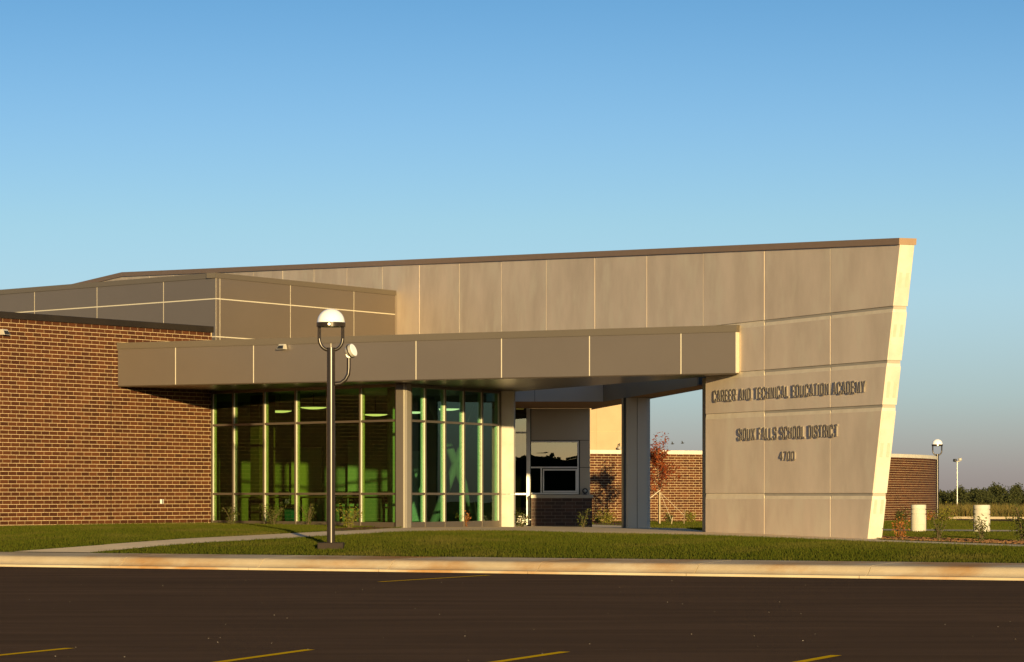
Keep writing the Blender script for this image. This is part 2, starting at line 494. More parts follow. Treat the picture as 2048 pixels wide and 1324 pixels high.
_dv = (Vector(q0_) - Vector(q1_)).normalized(); _nv = Vector((-_dv.y, _dv.x))
if _nv.y < 0: _nv = -_nv
for i in range(12):
    a_, b_ = Vector(q1_).lerp(Vector(q0_), i / 12), Vector(q1_).lerp(Vector(q0_), (i + 1) / 12)
    fk.prism([tuple(a_), tuple(b_), tuple(b_ + _nv * .6), tuple(a_ + _nv * .6)], float(G(*a_)) - .3, float(G(*a_)) + .13)
fko = fk.build('far_kerb', M['kerb']); tag(fko, 'pale concrete kerb strip beyond the far drive', kind='structure')

# kerb and walk along it, cut into cast lengths
kerb = tag(empty('kerb', (*kp(0, .3), .1)), 'rust stained concrete kerb and gutter along the parking lot', kind='structure')
PROF = [(0.0, -.10), (0.0, .045), (.30, .040), (.38, .060), (.46, .120), (.52, .185), (.60, .215), (.70, .222), (1.99, .262), (1.99, .0)]
us = [-320, -60, 220, 497, 757, 1055, 1372, 1718, 2080, 2450]
tj = []
for u in us:
    k = (u - CX) / FPX
    tj.append(float((k * K0.y - K0.x) / (KD.x - k * KD.y)))
tj = [tj[0] - 40, tj[0] - 12] + tj + [tj[-1] + 12, tj[-1] + 45]
for a, b in zip(tj[:-1], tj[1:]):
    m = MB(); n = len(PROF)
    vsl = []
    for t in (a + .008, b - .008):
        for d, z in PROF: vsl.append((*kp(t, d), z))
    fs = [tuple(range(n - 1, -1, -1)), tuple(range(n, 2 * n))] + [(i, (i + 1) % n, n + (i + 1) % n, n + i) for i in range(n)]
    m.add(vsl, fs)
    m.build('kerb_length', M['kerb'], kerb, smooth=True)
tag(MB().prism([kp(tj[0] , .2), kp(tj[-1], .2), kp(tj[-1], 1.95), kp(tj[0], 1.95)], -.1, .03).build('kerb_bedding', M['concrete_core'], kerb))

# painted bay lines
for i, (p0, p1) in enumerate([((-4.77 - .6, 28.2), (-4.32, 31.3)), ((-2.85, 27.9), (-1.96, 31.0)), ((-.42, 27.9), (.506, 30.57)), ((2.05, 27.3), (3.03, 29.9)),
                              ((-2.28, 55.2), (-.42, 59.8))]):
    a, b = Vector(p0), Vector(p1); d = (b - a).normalized(); n = Vector((-d.y, d.x)) * (.055 if i < 4 else .06)
    m = MB()
    q = [a + n, a - n, b - n, b + n]
    m.add([(*p, .004) for p in (q[1], q[2], q[3], q[0])], [(0, 1, 2, 3)])
    parent_keep(m.build('bay_line', M['paint']), bpy.data.objects['parking_lot'])

# ------------------------------------------------------------------ bricks
COURSE, BL, JT = .1016, .3048, .0130
BRICK_ME = MB().box((0, 0, 0), (BL - JT, .03, COURSE - JT)).mesh('brick', M['brick'])
BRICK_DK = MB().box((0, 0, 0), (BL - JT, .03, COURSE - JT)).mesh('brick', M['brick_dark'])

def lay_bricks(parent, place, s0, s1, z0, nrow, single, name='brick', me=BRICK_ME, mat_='brick', holes=None, stuff_label=None):
    """One-third running bond on a line; place(s) -> (x, y, angle).  single(s, row) says whether a brick is an object of its own."""
    rest = MB()
    cnt = 0
    for r in range(nrow):
        off = (0, BL / 3.0)[r % 2]
        z = z0 + (r + .5) * COURSE
        k0 = math.floor((s0 - off) / BL) - 1
        k1 = math.ceil((s1 - off) / BL) + 1
        for k in range(k0, k1):
            a, b = max(off + k * BL, s0) , min(off + (k + 1) * BL, s1)
            if b - a < .06: continue
            mid = (a + b) / 2; L_ = b - a
            if holes and holes(mid, z): continue
            x, y, ang = place(mid)
            full = abs(L_ - BL) < 1e-4
            if single(mid, r) and cnt < 300:
                o = bpy.data.objects.new(name, me)
                COL.objects.link(o)
                o.location = (x, y, z); o.rotation_euler = (0, 0, ang)
                if not full: o.scale = ((L_ - JT) / (BL - JT), 1, 1)
                parent_keep(o, parent); cnt += 1
            else:
                rest.box((x, y, z), (L_ - JT, .03, COURSE - JT), ang)
    if rest.v:
        o = rest.build('brickwork', M[mat_], parent)
        o['kind'] = 'stuff'
    return cnt

# ---- left brick wing
DW = Vector((.5419, .8406)); NW = Vector((.8406, -.5419))
FW = Frame((-12.56, 78.5), DW, NW)
SE = FW.s_at(424)
S_0 = -4.5
wing = tag(empty('brick_wing', FW.p(2, -1, .7)), 'long low brown brick wing with a dark metal parapet, at left', 'building')
ZT = 5.84
E_ = FW.xy(SE, 0)
c0 = Vector(FW.xy(S_0, -.004)); c1 = Vector(FW.xy(SE, -.004))
back = [c0, c1, c1 - NW * .30 , c1 - NW * 6 + DW * 0, Vector(kp(kt(*c0) - 24, kd(*c0) + 16)), c0 - KD * 24]
MB().prism([(p.x, p.y) for p in back], .2, ZT).build('wall', M['mortar'], wing)
nrow = 52
zb = ZT - nrow * COURSE
first_ok = FW.s_at(-4)
lay_bricks(wing, lambda s: (*FW.xy(s, -.015), FW.rz), S_0, SE, zb, nrow,
           lambda s, r: s > first_ok - .2 and r >= 1)
m = MB()
cp = [Vector(FW.xy(S_0 - .05, .055)), Vector(FW.xy(SE + .012, .055)), Vector(FW.xy(SE + .012, -.35)), Vector(FW.xy(S_0 - .05, -.35))]
m.prism([(p.x, p.y) for p in cp], ZT, ZT + .165)
m.build('parapet_coping', M['dark_coping'], wing, bevel=.006)
m = MB(); rf = [Vector(p) for p in back]
m.prism([(p.x, p.y) for p in (c0 - NW * .33, c1 - NW * .33, back[3], back[4], back[5])], ZT + .001, ZT + .06)
m.build('roof', M['dark'], wing)

s_ = FW.s_at(222)
m = MB(); FW.box(m, s_ - .007, s_ + .007, -.002, .0015, .6, 4.9); m.build('control_joint', M['dark_coping'], wing)

def wedge_light(name, F, s, q, z, w, h, dp, label):
    o = empty(name, F.p(s, q, z), F.rz)
    tag(o, label, 'wall light', 'wedge wall lights')
    b = MB()
    pts = [(-w / 2, 0), (w / 2, 0), (w / 2 - .03, h), (-w / 2 + .03, h)]
    vs1 = [F.p(s + a, q + .002, z + b_) for a, b_ in pts]
    vs2 = [F.p(s + a * (.92 if b_ == 0 else .8), q + dp * (1 if b_ == 0 else .55), z + b_) for a, b_ in pts]
    b.add(vs1 + vs2, [(3, 2, 1, 0), (4, 5, 6, 7), (0, 1, 5, 4), (1, 2, 6, 5), (2, 3, 7, 6), (3, 0, 4, 7)])
    b.build('housing', M['lamp_silver'], o, bevel=.004)
    g = MB()
    fr = [F.p(s + a * .9, q + dp * (1 if b_ == 0 else .55) + .004, z + (.01 if b_ == 0 else h - .012)) for a, b_ in ((-w * .42, 0), (w * .42, 0), (w * .30, h), (-w * .30, h))]
    bk = [F.p(s + a * .9, q + dp * (1 if b_ == 0 else .55) - .004, z + (.01 if b_ == 0 else h - .012)) for a, b_ in ((-w * .42, 0), (w * .42, 0), (w * .30, h), (-w * .30, h))]
    g.hexa(bk, fr)
    g.build('lens', M['dark'], o)
    return o
s_ = FW.s_at(4)
wedge_light('wall_light', FW, s_, .006, zz(670, FW.Y(s_)), .26, .14, .18, 'pale wedge wall light high on the left brick wall')
s_ = FW.s_at(322)
ob = empty('socket_box', FW.p(s_, .01, zz(1003, FW.Y(s_))))
tag(ob, 'small pale weatherproof socket box low on the left brick wall', 'socket box')
m = MB(); zc = zz(1003, FW.Y(s_)); FW.box(m, s_ - .06, s_ + .06, .006, .05, zc - .06, zc + .06); m.build('box', M['white_frame'], ob, bevel=.006)
m = MB(); FW.box(m, s_ - .008, s_ + .008, .05, .056, zc - .05, zc + .05); m.build('lid_seam', M['dark'], ob)

# ------------------------------------------------------------------ metal clad upper storey
KC = Vector((-8.03, 86.8))
FTR = Frame(KC, (.5155, .857), (.857, -.5155))
FTL = Frame(KC, (-.6958, .7183), (-.7183, -.6958))
tower = tag(empty('upper_storey', (KC.x, KC.y, 5.2)), 'bronze metal clad upper storey rising behind the brick wing', 'building')
TZ0, TZ1, TZS, TZS2 = 4.9, 7.53, 6.83, 5.80
SR = 8.9; SL = 12.0
pR = Vector(FTR.xy(SR, -.009)); pL = Vector(FTL.xy(SL, -.009)); pc = KC - FTR.n * .009 - FTL.n * .009
MB().prism([(pc.x, pc.y), (pR.x, pR.y), (pR.x - 6, pR.y + 6.0), (pL.x + 1, pL.y + 8), (pL.x, pL.y)], TZ0, TZ1 - .01).build('backing', M['reveal'], tower)
def clad(F, cuts, rows, parent, material, gap=.015, q0=-.028, q1=0.0, name='metal_panel'):
    for a, b in zip(cuts[:-1], cuts[1:]):
        for z0, z1 in rows:
            m = MB(); F.box(m, a + gap, b - gap, q0, q1, z0 + gap, z1 - gap)
            m.build(name, material, parent)
rows = [(TZ0, TZS2), (TZS2, TZS), (TZS, TZ1 - .127)]
cutR = [0.0, FTR.s_at(440), FTR.s_at(581), FTR.s_at(708), SR]
cutL = [0.0, FTL.s_at(327), FTL.s_at(194), FTL.s_at(69), FTL.s_at(-60), SL]
clad(FTR, cutR, rows, tower, M['panel'])
clad(FTL, cutL, rows, tower, M['panel'])
m = MB(); FTR.box(m, -.03, SR, -.3, .03, TZ1 - .14, TZ1); m.build('coping', M['panel_trim'], tower)
m = MB(); FTL.box(m, .3, SL, -.3, .03, TZ1 - .14, TZ1); FTL.box(m, -.03, .3, -.001, .03, TZ1 - .14, TZ1 - .001); m.build('coping', M['panel_trim'], tower)

# ------------------------------------------------------------------ concrete sign wall
FS = Frame((5.166, 73.8), (.383, -.9237), (-.9237, -.383))
sw = tag(empty('sign_wall', FS.p(4, -.17, .6)), 'tall leaning concrete wall carrying raised school lettering, rising to the right', 'wall')
TH = .346
def s_of(u): return FS.s_at(u)
s_left = s_of(1411); s_peak = s_of(245); s_far = s_of(60)
s_top, s_bot = s_of(1800), s_of(1735)
ztop_r = zz(489, FS.Y(s_top)); zbot = .35
ztop_l = zz(553, FS.Y(s_peak))
def z_top(s):
    if s < s_peak: return ztop_l
    return ztop_l + (ztop_r - ztop_l) * (s - s_peak) / (s_top - s_peak)
zb_r = zz(1079, FS.Y(s_bot))
def s_edge(z):
    return s_bot + (s_top - s_bot) * (z - zb_r) / (ztop_r - zb_r)
J = [1.535, 3.40, 4.33, 5.457]
jr = .125
GQ = .022
# core behind the panels
m = MB()
FS.plate(m, [(s_left + .02, zbot), (s_edge(zbot) - .03, zbot), (s_edge(ztop_r) - .03, ztop_r - .01), (s_peak, ztop_l - .01), (s_far, ztop_l - .01), (s_far, 4.32), (s_left + .02, 4.32)], -GQ, -TH + .02)
m.build('core', M['concrete_core'], sw)
upper_u = [628, 694, 765, 839, 919, 1003, 1093, 1190, 1294, 1407, 1529, 1661]
su = [s_of(u) for u in upper_u]
pw = su[1] - su[0]
left = [su[0] - pw * k for k in range(1, 20) if su[0] - pw * k > s_far]
su = left[::-1] + su
g = .013
def panel(pts, q1=0.0):
    m = MB(); FS.plate(m, pts, q1, -GQ - .005)
    return m.build('concrete_panel', M['concrete'], sw, bevel=.004)
for a, b in zip(su[:-1], su[1:]):
    lo = J[3] if a >= su[-3] - .01 else (4.32 if a < s_of(1400) else J[3])
    lo = J[3] if a > s_of(1480) else 4.32
    if a > s_of(1400) and a < s_of(1500): lo = J[3]
    pts = [(a + g, lo + .006), (b - g, lo + .006), (b - g, z_top(b))]
    if a < s_peak < b: pts.append((s_peak, z_top(s_peak)))
    pts.append((a + g, z_top(a)))
    panel(pts, random.uniform(-.003, .002))
panel([(su[-1] + g, J[3] + .006), (s_edge(J[3]), J[3] + .006), (s_edge(ztop_r), z_top(s_top)), (su[-1] + g, z_top(su[-1]))])
# lower field: four bands with a sloped reveal at the head of each
bands = [(zbot, J[0]), (J[0], J[1]), (J[1], J[2]), (J[2], J[3])]
cols = [s_left, su[-2], su[-1], None]
for (z0, z1) in bands:
    for ci in range(3):
        a = cols[ci] + (g if ci else 0); b = cols[ci + 1]
        e = lambda z: (b - g) if b is not None else s_edge(z)
        zr = z1 - jr
        zl = z0 + (.006 if z0 != zbot else 0)
        panel([(a, zl), (e(zl), zl), (e(zr), zr), (a, zr)], random.uniform(-.002, .002))
        dd = .034 if ci else .02
        top = z1 - .002
        m = MB()
        vsq = [FS.p(a, -.004, zr), FS.p(e(zr) - .004, -.004, zr), FS.p(e(top) - .05, -dd, top), FS.p(a, -dd, top),
               FS.p(a, -.06, zr), FS.p(e(zr) - .004, -.06, zr), FS.p(e(top) - .05, -.06, top), FS.p(a, -.06, top)]
        m.add(vsq, [(0, 1, 2, 3), (7, 6, 5, 4), (0, 4, 5, 1), (1, 5, 6, 2), (2, 6, 7, 3), (3, 7, 4, 0)])
        m.build('sloped_reveal', M['lit_reveal'], sw)
# bright end face: one slab per band
segs = [(zbot, J[0]), (J[0], J[1]), (J[1], J[2]), (J[2], J[3]), (J[3], ztop_r)]
for i, (z0, z1) in enumerate(segs):
    zr = z1 - jr if i < 4 else z1 - .001
    zl = z0 + .004
    ex = 0.0
    m = MB()
    pts = [(s_edge(zl) - .035, zl), (s_edge(zl) + ex, zl), (s_edge(zr) + ex, zr), (s_edge(zr) - .035, zr)]
    FS.plate(m, pts, -GQ - .006, -TH)
    m.build('end_slab', M['concrete_light'], sw, bevel=.004)
    if i < 4:
        m = MB(); FS.plate(m, [(s_edge(zr) - .06, zr), (s_edge(zr) - .012, zr), (s_edge(z1) - .045, z1), (s_edge(z1) - .08, z1)], -GQ - .008, -TH + .01)
        m.build('end_reveal', M['concrete_light'], sw)
for zc, hh in ((6.0, .30), (4.95, .26), (3.72, .34), (2.45, .30), (1.25, .30)):
    for q in (-.10, -.26):
        m = MB()
        pts = [(s_edge(zc + hh / 2 * k) + .0025 - .02, zc + hh / 2 * k) for k in (-1, 1)]
        w = .035
        for (qa, qb) in ((q - w, q + w),):
            vsq = []
            for off in (.0, .0035):
                for zk, qk in ((zc - hh / 2, qa), (zc - hh / 2, qb), (zc + hh / 2, qb), (zc + hh / 2, qa)):
                    vsq.append(FS.p(s_edge(zk) + off, qk, zk))
            m.add(vsq, [(0, 1, 2, 3), (7, 6, 5, 4), (0, 4, 5, 1), (1, 5, 6, 2), (2, 6, 7, 3), (3, 7, 4, 0)])
        m.build('lifting_patch', M['concrete_patch'], sw)
m = MB()
FS.plate(m, [(s_peak, z_top(s_peak)), (s_top + .02, ztop_r), (s_top + .035, ztop_r + .135), (s_peak, ztop_l + .165)], .035, -TH - .03)
m.build('coping', M['wall_coping'], sw)
m = MB(); FS.plate(m, [(s_far, ztop_l), (s_peak - .005, ztop_l), (s_peak - .005, ztop_l + .165), (s_far, ztop_l + .165)], .035, -TH - .03); m.build('coping', M['wall_coping'], sw)
# recessed clad jamb of the passage
m = MB(); FS.box(m, s_of(1395.5), s_left - .004, -.12, -TH - .1, .3, 4.27); m.build('clad_jamb', M['grey_clad'], sw)

# lettering
GLY = {
 'C': [[(1, .70), (1, .86), (.72, 1), (.28, 1), (0, .86), (0, .14), (.28, 0), (.72, 0), (1, .14), (1, .30)]],
 'A': [[(0, 0), (.42, 1), (.58, 1), (1, 0)], [(.2, .28), (.8, .28)]],
 'R': [[(0, 0), (0, 1), (.7, 1), (1, .88), (1, .62), (.7, .50), (.1, .50)], [(.55, .46), (1, 0)]],
 'E': [[(1, 1), (0, 1), (0, 0), (1, 0)], [(.1, .52), (.85, .52)]],
 'N': [[(0, 0), (0, 1)], [(.06, .95), (.94, .05)], [(1, 0), (1, 1)]],
 'D': [[(.02, 0), (0, .02), (0, 1), (.65, 1), (1, .84), (1, .16), (.65, 0), (.02, 0)]],
 'T': [[(0, 1), (1, 1)], [(.5, .96), (.5, 0)]],
 'H': [[(0, 0), (0, 1)], [(1, 0), (1, 1)], [(.1, .52), (.9, .52)]],
 'I': [[(0, 0), (0, 1)]],
 'L': [[(0, 1), (0, 0), (1, 0)]],
 'U': [[(0, 1), (0, .14), (.28, 0), (.72, 0), (1, .14), (1, 1)]],
 'O': [[(.5, 0), (.28, 0), (0, .14), (0, .86), (.28, 1), (.72, 1), (1, .86), (1, .14), (.72, 0), (.5, 0)]],
 'Y': [[(0, 1), (.5, .45), (.5, 0)], [(1, 1), (.55, .50)]],
 'M': [[(0, 0), (0, 1)], [(.05, .95), (.5, .22), (.95, .95)], [(1, 0), (1, 1)]],
 'S': [[(1, .72), (1, .87), (.72, 1), (.28, 1), (0, .87), (0, .66), (.2, .55), (.8, .45), (1, .34), (1, .13), (.72, 0), (.28, 0), (0, .13), (0, .28)]],
 'F': [[(1, 1), (0, 1), (0, 0)], [(.1, .52), (.8, .52)]],
 'X': [[(0, 0), (1, 1)], [(0, 1), (1, 0)]],
 '4': [[(.75, 0), (.75, 1), (.66, 1), (0, .38), (0, .28), (1, .28)]],
 '7': [[(0, 1), (1, 1), (1, .9), (.4, 0)]],
}
GLY['0'] = GLY['O']
def stroke(mb, F, pts, t, q0, q1):
    P = [Vector(p) for p in pts]; n = len(P); Lp, Rp = [], []
    closed = (P[0] - P[-1]).length < 1e-6
    for i in range(n):
        a = P[i] - P[i - 1] if i else (P[0] - P[-2] if closed else P[1] - P[0])
        b = P[i + 1] - P[i] if i < n - 1 else (P[1] - P[0] if closed else P[i] - P[i - 1])
        na = Vector((-a.y, a.x)).normalized(); nb = Vector((-b.y, b.x)).normalized()
        mm = (na + nb)
        mm = mm.normalized() if mm.length > 1e-4 else na
        k = t / 2 / max(.45, mm.dot(na))
        Lp.append(P[i] + mm * k); Rp.append(P[i] - mm * k)
    vsq = []
    for i in range(n):
        for q in (q0, q1):
            vsq.append(F.p(Lp[i].x, q, Lp[i].y)); vsq.append(F.p(Rp[i].x, q, Rp[i].y))
    fs = []
    for i in range(n - 1):
        o, p = 4 * i, 4 * i + 4
        fs += [(o + 2, o + 3, p + 3, p + 2), (o, p, p + 1, o + 1), (o, o + 2, p + 2, p), (o + 1, p + 1, p + 3, o + 3)]
    fs += [(0, 1, 3, 2), (4 * n - 4, 4 * n - 2, 4 * n - 1, 4 * n - 3)]
    mb.add(vsq, fs)
WID = {'I': .0, 'M': 1.25, 'N': 1.0, 'E': .82, 'F': .8, 'L': .78, 'T': .95, '4': 1.05}
def write(text, u0, u1, z0, z1, t, depth):
    a, b = s_of(u0), s_of(u1)
    H = z1 - z0
    adv = []
    for c in text: adv.append(.62 if c == ' ' else (WID.get(c, 1.0)))
    gapn = len(text) - 1
    # total = sum(adv)*w + strokes + gaps
    n_let = sum(1 for c in text if c != ' ')
    gp = .042 * (H / .28)
    w = ((b - a) - n_let * t - gapn * gp) / sum(adv)
    x = a
    for c, ad in zip(text, adv):
        if c == ' ':
            x += ad * w + gp; continue
        m = MB()
        for i, st in enumerate(GLY[c]):
            pts = [(x + t / 2 + p[0] * ad * w, z0 + t / 2 + p[1] * (H - t)) for p in st]
            if c not in 'O0D': 
                pts = pts
            stroke(m, FS, pts, t, -.004, depth + .0015 * i)
        m.build('letter', M['letter'], sw)
        x += ad * w + t + gp
write('CAREER AND TECHNICAL EDUCATION ACADEMY', 1429, 1733.5, 3.668, 3.948, .041, .034)
write('SIOUX FALLS SCHOOL DISTRICT', 1478, 1678.5, 2.748, 3.035, .042, .034)
write('4700', 1561.5, 1591.5, 2.265, 2.478, .029, .028)

# ------------------------------------------------------------------ entrance canopy
FC = Frame((-10.14, 82.25), (15.288, -8.71), (-8.71, -15.288))
LC = math.hypot(15.288, 8.71)
canopy = tag(empty('entrance_canopy', FC.p(8, -2, 4.28)), 'long bronze panel entrance canopy running from brick wing to concrete wall', 'canopy')
CZ0, CZ1 = 4.28, 5.41
sB = FS.s_at(1472)
b_end = Vector(FC.xy(LC, 0)); 
wall_hit = Vector(FC.xy(LC, -.14))
wl1 = Vector(FS.xy(s_of(1408), .004)); wl2 = Vector(FS.xy(s_of(1026), .004))
def cpoly(q, trim=0.0):
    return [FC.xy(0.02, q), FC.xy(LC - trim, q), FC.xy(LC - trim, -.135), (wl1.x, wl1.y), (wl2.x, wl2.y), (-1.5, 89.6), (-5.0, 89.2), (E_[0] + .05, E_[1] + .02)]
MB().prism(cpoly(-.009, .012), CZ0 + .03, CZ1 - .03).build('backing', M['reveal'], canopy)
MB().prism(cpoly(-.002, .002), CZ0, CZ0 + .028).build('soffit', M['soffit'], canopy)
cuts = [0.0] + [FC.s_at(u) for u in (351, 507, 662, 832, 1003, 1179, 1362)] + [LC]
clad(FC, cuts, [(CZ0 + .012, CZ1 - .147)], canopy, M['panel'], gap=.015, q0=-.028, q1=0.0)
m = MB(); FC.box(m, 0.0, LC + .03, -.25, .03, CZ1 - .16, CZ1); m.build('coping', M['panel_trim'], canopy)
m = MB(); FC.box(m, LC - .011, LC + .012, -.135, -.001, CZ0 + .03, CZ1 - .165); m.build('end_trim', M['reveal'], canopy)
MB().prism(cpoly(-.25, .2), CZ1 - .029, CZ1 - .005).build('roof', M['dark'], canopy)
s_ = FC.s_at(568)
wedge_light('wall_light', FC, s_, .032, zz(699, FC.Y(s_)), .24, .13, .16, 'pale wedge light on the coping of the entrance canopy')

# ------------------------------------------------------------------ glazed lobby
FGL = Frame((-8.02, 85.54), (.667, -.745), (-.745, -.667))
sC = FGL.s_at(800)
Cc = Vector(FGL.xy(FGL.s_at(805), 0))
Pp = Vector(px(1001, 85.2))
dg = (Pp - Cc).normalized()
FGR = Frame(Cc, dg, (dg.y, -dg.x))
lobby = tag(empty('glazed_lobby', (-3.5, 86, .6)), 'green glazed entrance lobby with bronze mullions under the canopy', 'building')
ZG0, ZG1 = .60, 4.275
T1, T2 = 1.53, 3.36
def glazing(F, us, glass, sill_z, s_end):
    ss = [F.s_at(u) for u in us]
    for i, s in enumerate(ss):
        m = MB(); F.box(m, s - .030, s + .030, .004, .042, ZG0, ZG1 - .002); m.build('mullion', M['silver'], lobby)
        m = MB(); F.box(m, s - .033, s + .031, .043, .058, ZG0, ZG1 - .002); m.build('mullion_cap', M['alu'], lobby, bevel=.003)
        m = MB(); F.box(m, s - .030, s + .030, -.085, -.006, ZG0, ZG1 - .002); m.build('mullion_fin', M['silver'], lobby)
    spans = list(zip(ss[:-1], ss[1:]))
    for a, b in spans:
        for zc in (T1, T2):
            m = MB(); F.box(m, a + .034, b - .034, .004, .046, zc - .028, zc + .028); m.build('transom', M['alu'], lobby, bevel=.003)
            m = MB(); F.box(m, a + .034, b - .034, -.10, -.006, zc - .026, zc + .026); m.build('transom_fin', M['alu'], lobby)
        m = MB(); F.box(m, a + .034, b - .034, -.05, .046, sill_z, ZG0 + .22); m.build('sill', M['alu'], lobby, bevel=.003)
        m = MB(); F.box(m, a + .034, b - .034, -.05, .046, ZG1 - .08, ZG1 - .003); m.build('head_rail', M['alu'], lobby, bevel=.003)
        for z0, z1 in ((ZG0 + .22, T1 - .028), (T1 + .028, T2 - .028), (T2 + .028, ZG1 - .08)):
            m = MB(); F.box(m, a + .006, b - .006, -.004, .003, z0, z1)
            m.build('glass_pane', glass, lobby)
glazing(FGL, [427, 469, 530.6, 593.5, 658, 723, 795], M['glass'], ZG0 - .1, sC)
glazing(FGR, [819, 848, 887.7, 925.6, 962, 996], M['glass_teal'], ZG0 - .1, None)
m = MB(); cpost = Frame(Cc, (.93, -.37), (-.37, -.93))
cpost.box(m, -.145, .065, -.2, .10, ZG0 - .15, ZG1 - .002); m.build('corner_post', M['alu'], lobby, bevel=.008)
m = MB(); cpost.box(m, .083, .15, -.2, .07, ZG0 - .15, ZG1 - .003); m.build('corner_trim', M['grey_clad'], lobby, bevel=.004)
m = MB(); cpost.box(m, .067, .081, -.2, .085, ZG0 - .15, ZG1 - .004); m.build('corner_bead', M['silver'], lobby)
m = MB(); FW.box(m, SE + .002, SE + .05, -.14, .02, ZG0 - .1, ZG1 - .002); m.build('wall_trim', M['alu'], lobby)
# inside
inside = [(E_[0] + .1, E_[1] + .05), (Cc.x, Cc.y + .1), (Pp.x - .05, Pp.y + .1), (-.1, 96.2), (-2, 97.0), (-13, 97.0)]
MB().prism(inside, ZG0 - .2, ZG0 + .11).build('floor', M['int_floor'], lobby)
m = MB(); m.prism([(-13, 97.0), (-.1, 97.0), (-.1, 97.2), (-13, 97.2)], ZG0, 4.9); m.build('back_wall', M['int_wall'], lobby)
m = MB(); m.prism([(E_[0] - .05, E_[1] + .3), (E_[0] - .35, E_[1] + .3), (-13.2, 97.0), (-12.9, 97.0)], ZG0, 4.9); m.build('side_wall', M['int_brick'], lobby)
m = MB(); m.prism([(-5.05, 89.3), (-.7, 89.7), (-.15, 96), (-.15, 97), (-13, 97), (-8.2, 85.7), (-7.9, 85.7)], 4.31, 4.6); m.build('ceiling', M['int_wall'], lobby)
m = MB(); m.prism([(-.12, 86.2), (-.05, 86.2), (-.05, 95.4), (-.12, 95.4)], ZG0, 4.3); m.build('side_wall', M['int_wall'], lobby)
for (x, y, w, h) in ((-9.6, 96.2, 1.6, 2.1), (-6.2, 96.5, .9, 2.3), (-4.7, 96.5, .5, 2.5), (-3.0, 96.5, .9, 2.2)):
    m = MB(); m.box((x, y, ZG0 + h / 2 + .03), (w, .12, h)); m.build('wall_panel', M['int_panel'], lobby)
m = MB(); m.tube([(-3.1, 83.2, ZG0), (-3.1, 83.2, 4.3)], .14, 20); m.build('round_column', M['int_panel'], lobby, smooth=True)
m = MB(); m.box((-6.9, 88.6, 2.4), (.5, .5, 3.7), .6); m.build('square_column', M['int_brick'], lobby)
m = MB()
m.tube([(-2.2, 88.5, .65), (-.9, 90.5, 4.2)], .12, 12); m.tube([(-.9, 88.5, .65), (-2.3, 90.5, 4.2)], .12, 12)
m.build('cross_brace', M['grey_clad'], lobby, smooth=True)

def pendant(u, v, Y, w, label):
    x, y, z = px(u, Y, v)
    o = empty('pendant_lamp', (x, y, z)); tag(o, label, 'pendant lamp', 'bowl pendants inside the lobby')
    r = w / FPX * Y / 2
    MB().lathe((x, y, z), [(r, .005), (r * .96, -.008), (r * .75, -.028), (r * .4, -.045), (.03, -.05)], 28).build('bowl', M['pendant'], o, smooth=True)
    MB().lathe((x, y, z), [(r * 1.02, .008), (r * 1.02, .022), (.05, .04)], 28).build('rim', M['dark'], o)
    MB().tube([(x, y, z + .05), (x, y, 4.3)], .012, 6).build('stem', M['dark'], o)
pendant(560, 822, 89.5, 47, 'glowing bowl pendant behind the third lobby pane from the brick wall')
pendant(627, 815, 88.5, 53, 'glowing bowl pendant just left of the tall lamp post, inside the lobby')
pendant(751, 829, 91.5, 49, 'glowing bowl pendant right of the lamp post, inside the lobby')
pendant(830, 824, 92.5, 44, 'glowing bowl pendant just right of the lobby corner post')
pendant(895, 818, 91.0, 50, 'glowing bowl pendant behind the middle of the teal glazing')

def table(x, y, rz, label):
    o = empty('table', (x, y, ZG0 + .03), rz); tag(o, label, 'table', 'tables inside the lobby')
    F = Frame((x, y), (math.cos(rz), math.sin(rz)), (-math.sin(rz), math.cos(rz)))
    m = MB(); F.box(m, -.75, .75, -.4, .4, ZG0 + .82, ZG0 + .86); m.build('tabletop', M['wood'], o, bevel=.008)
    for a in (-.68, .68):
        for b in (-.33, .33):
            m = MB(); F.box(m, a - .025, a + .025, b - .025, b + .025, ZG0 + .11, ZG0 + .819); m.build('leg', M['dark'], o)
def chair(x, y, rz, label):
    o = empty('chair', (x, y, ZG0 + .03), rz); tag(o, label, 'chair', 'chairs inside the lobby')
    F = Frame((x, y), (math.cos(rz), math.sin(rz)), (-math.sin(rz), math.cos(rz)))
    m = MB(); F.box(m, -.23, .23, -.22, .22, ZG0 + .54, ZG0 + .59); m.build('seat', M['dark'], o, bevel=.01)
    m = MB(); F.box(m, -.22, .22, .20, .24, ZG0 + .66, ZG0 + 1.0); m.build('backrest', M['dark'], o, bevel=.01)
    for a in (-.2, .2):
        m = MB(); F.box(m, a - .015, a + .015, .195, .225, ZG0 + .58, ZG0 + .68); m.build('back_post', M['dark'], o)
        for b in (-.19, .19):
            m = MB(); F.box(m, a - .013, a + .013, b - .013, b + .013, ZG0 + .11, ZG0 + .54); m.build('leg', M['dark'], o)
table(-6.9, 87.2, -.7, 'dark table behind the second lobby pane from the brick wall')
table(-5.0, 87.0, -.6, 'table in the lobby just left of the tall lamp post')
table(-3.7, 85.4, -.7, 'table in the lobby right of the lamp post, near the corner post')
chair(-6.1, 88.0, 2.4, 'chair between the two left lobby tables')
chair(-4.5, 86.0, .6, 'chair in front of the lobby table beside the lamp post')
chair(-4.3, 87.4, 3.4, 'chair on the far side of the lobby, right behind the lamp post')
chair(-3.2, 86.1, 2.2, 'chair behind the lobby table nearest the corner post')
bx_, by_ = px(583, 86.5)
o = empty('recycling_bin', (bx_, by_, ZG0 + .03)); tag(o, 'blue recycling bin with dark lid behind the lobby glass', 'bin')
MB().lathe((bx_, by_, ZG0 + .11), [(.17, 0), (.2, .45)], 4).build('body', M['blue'], o)
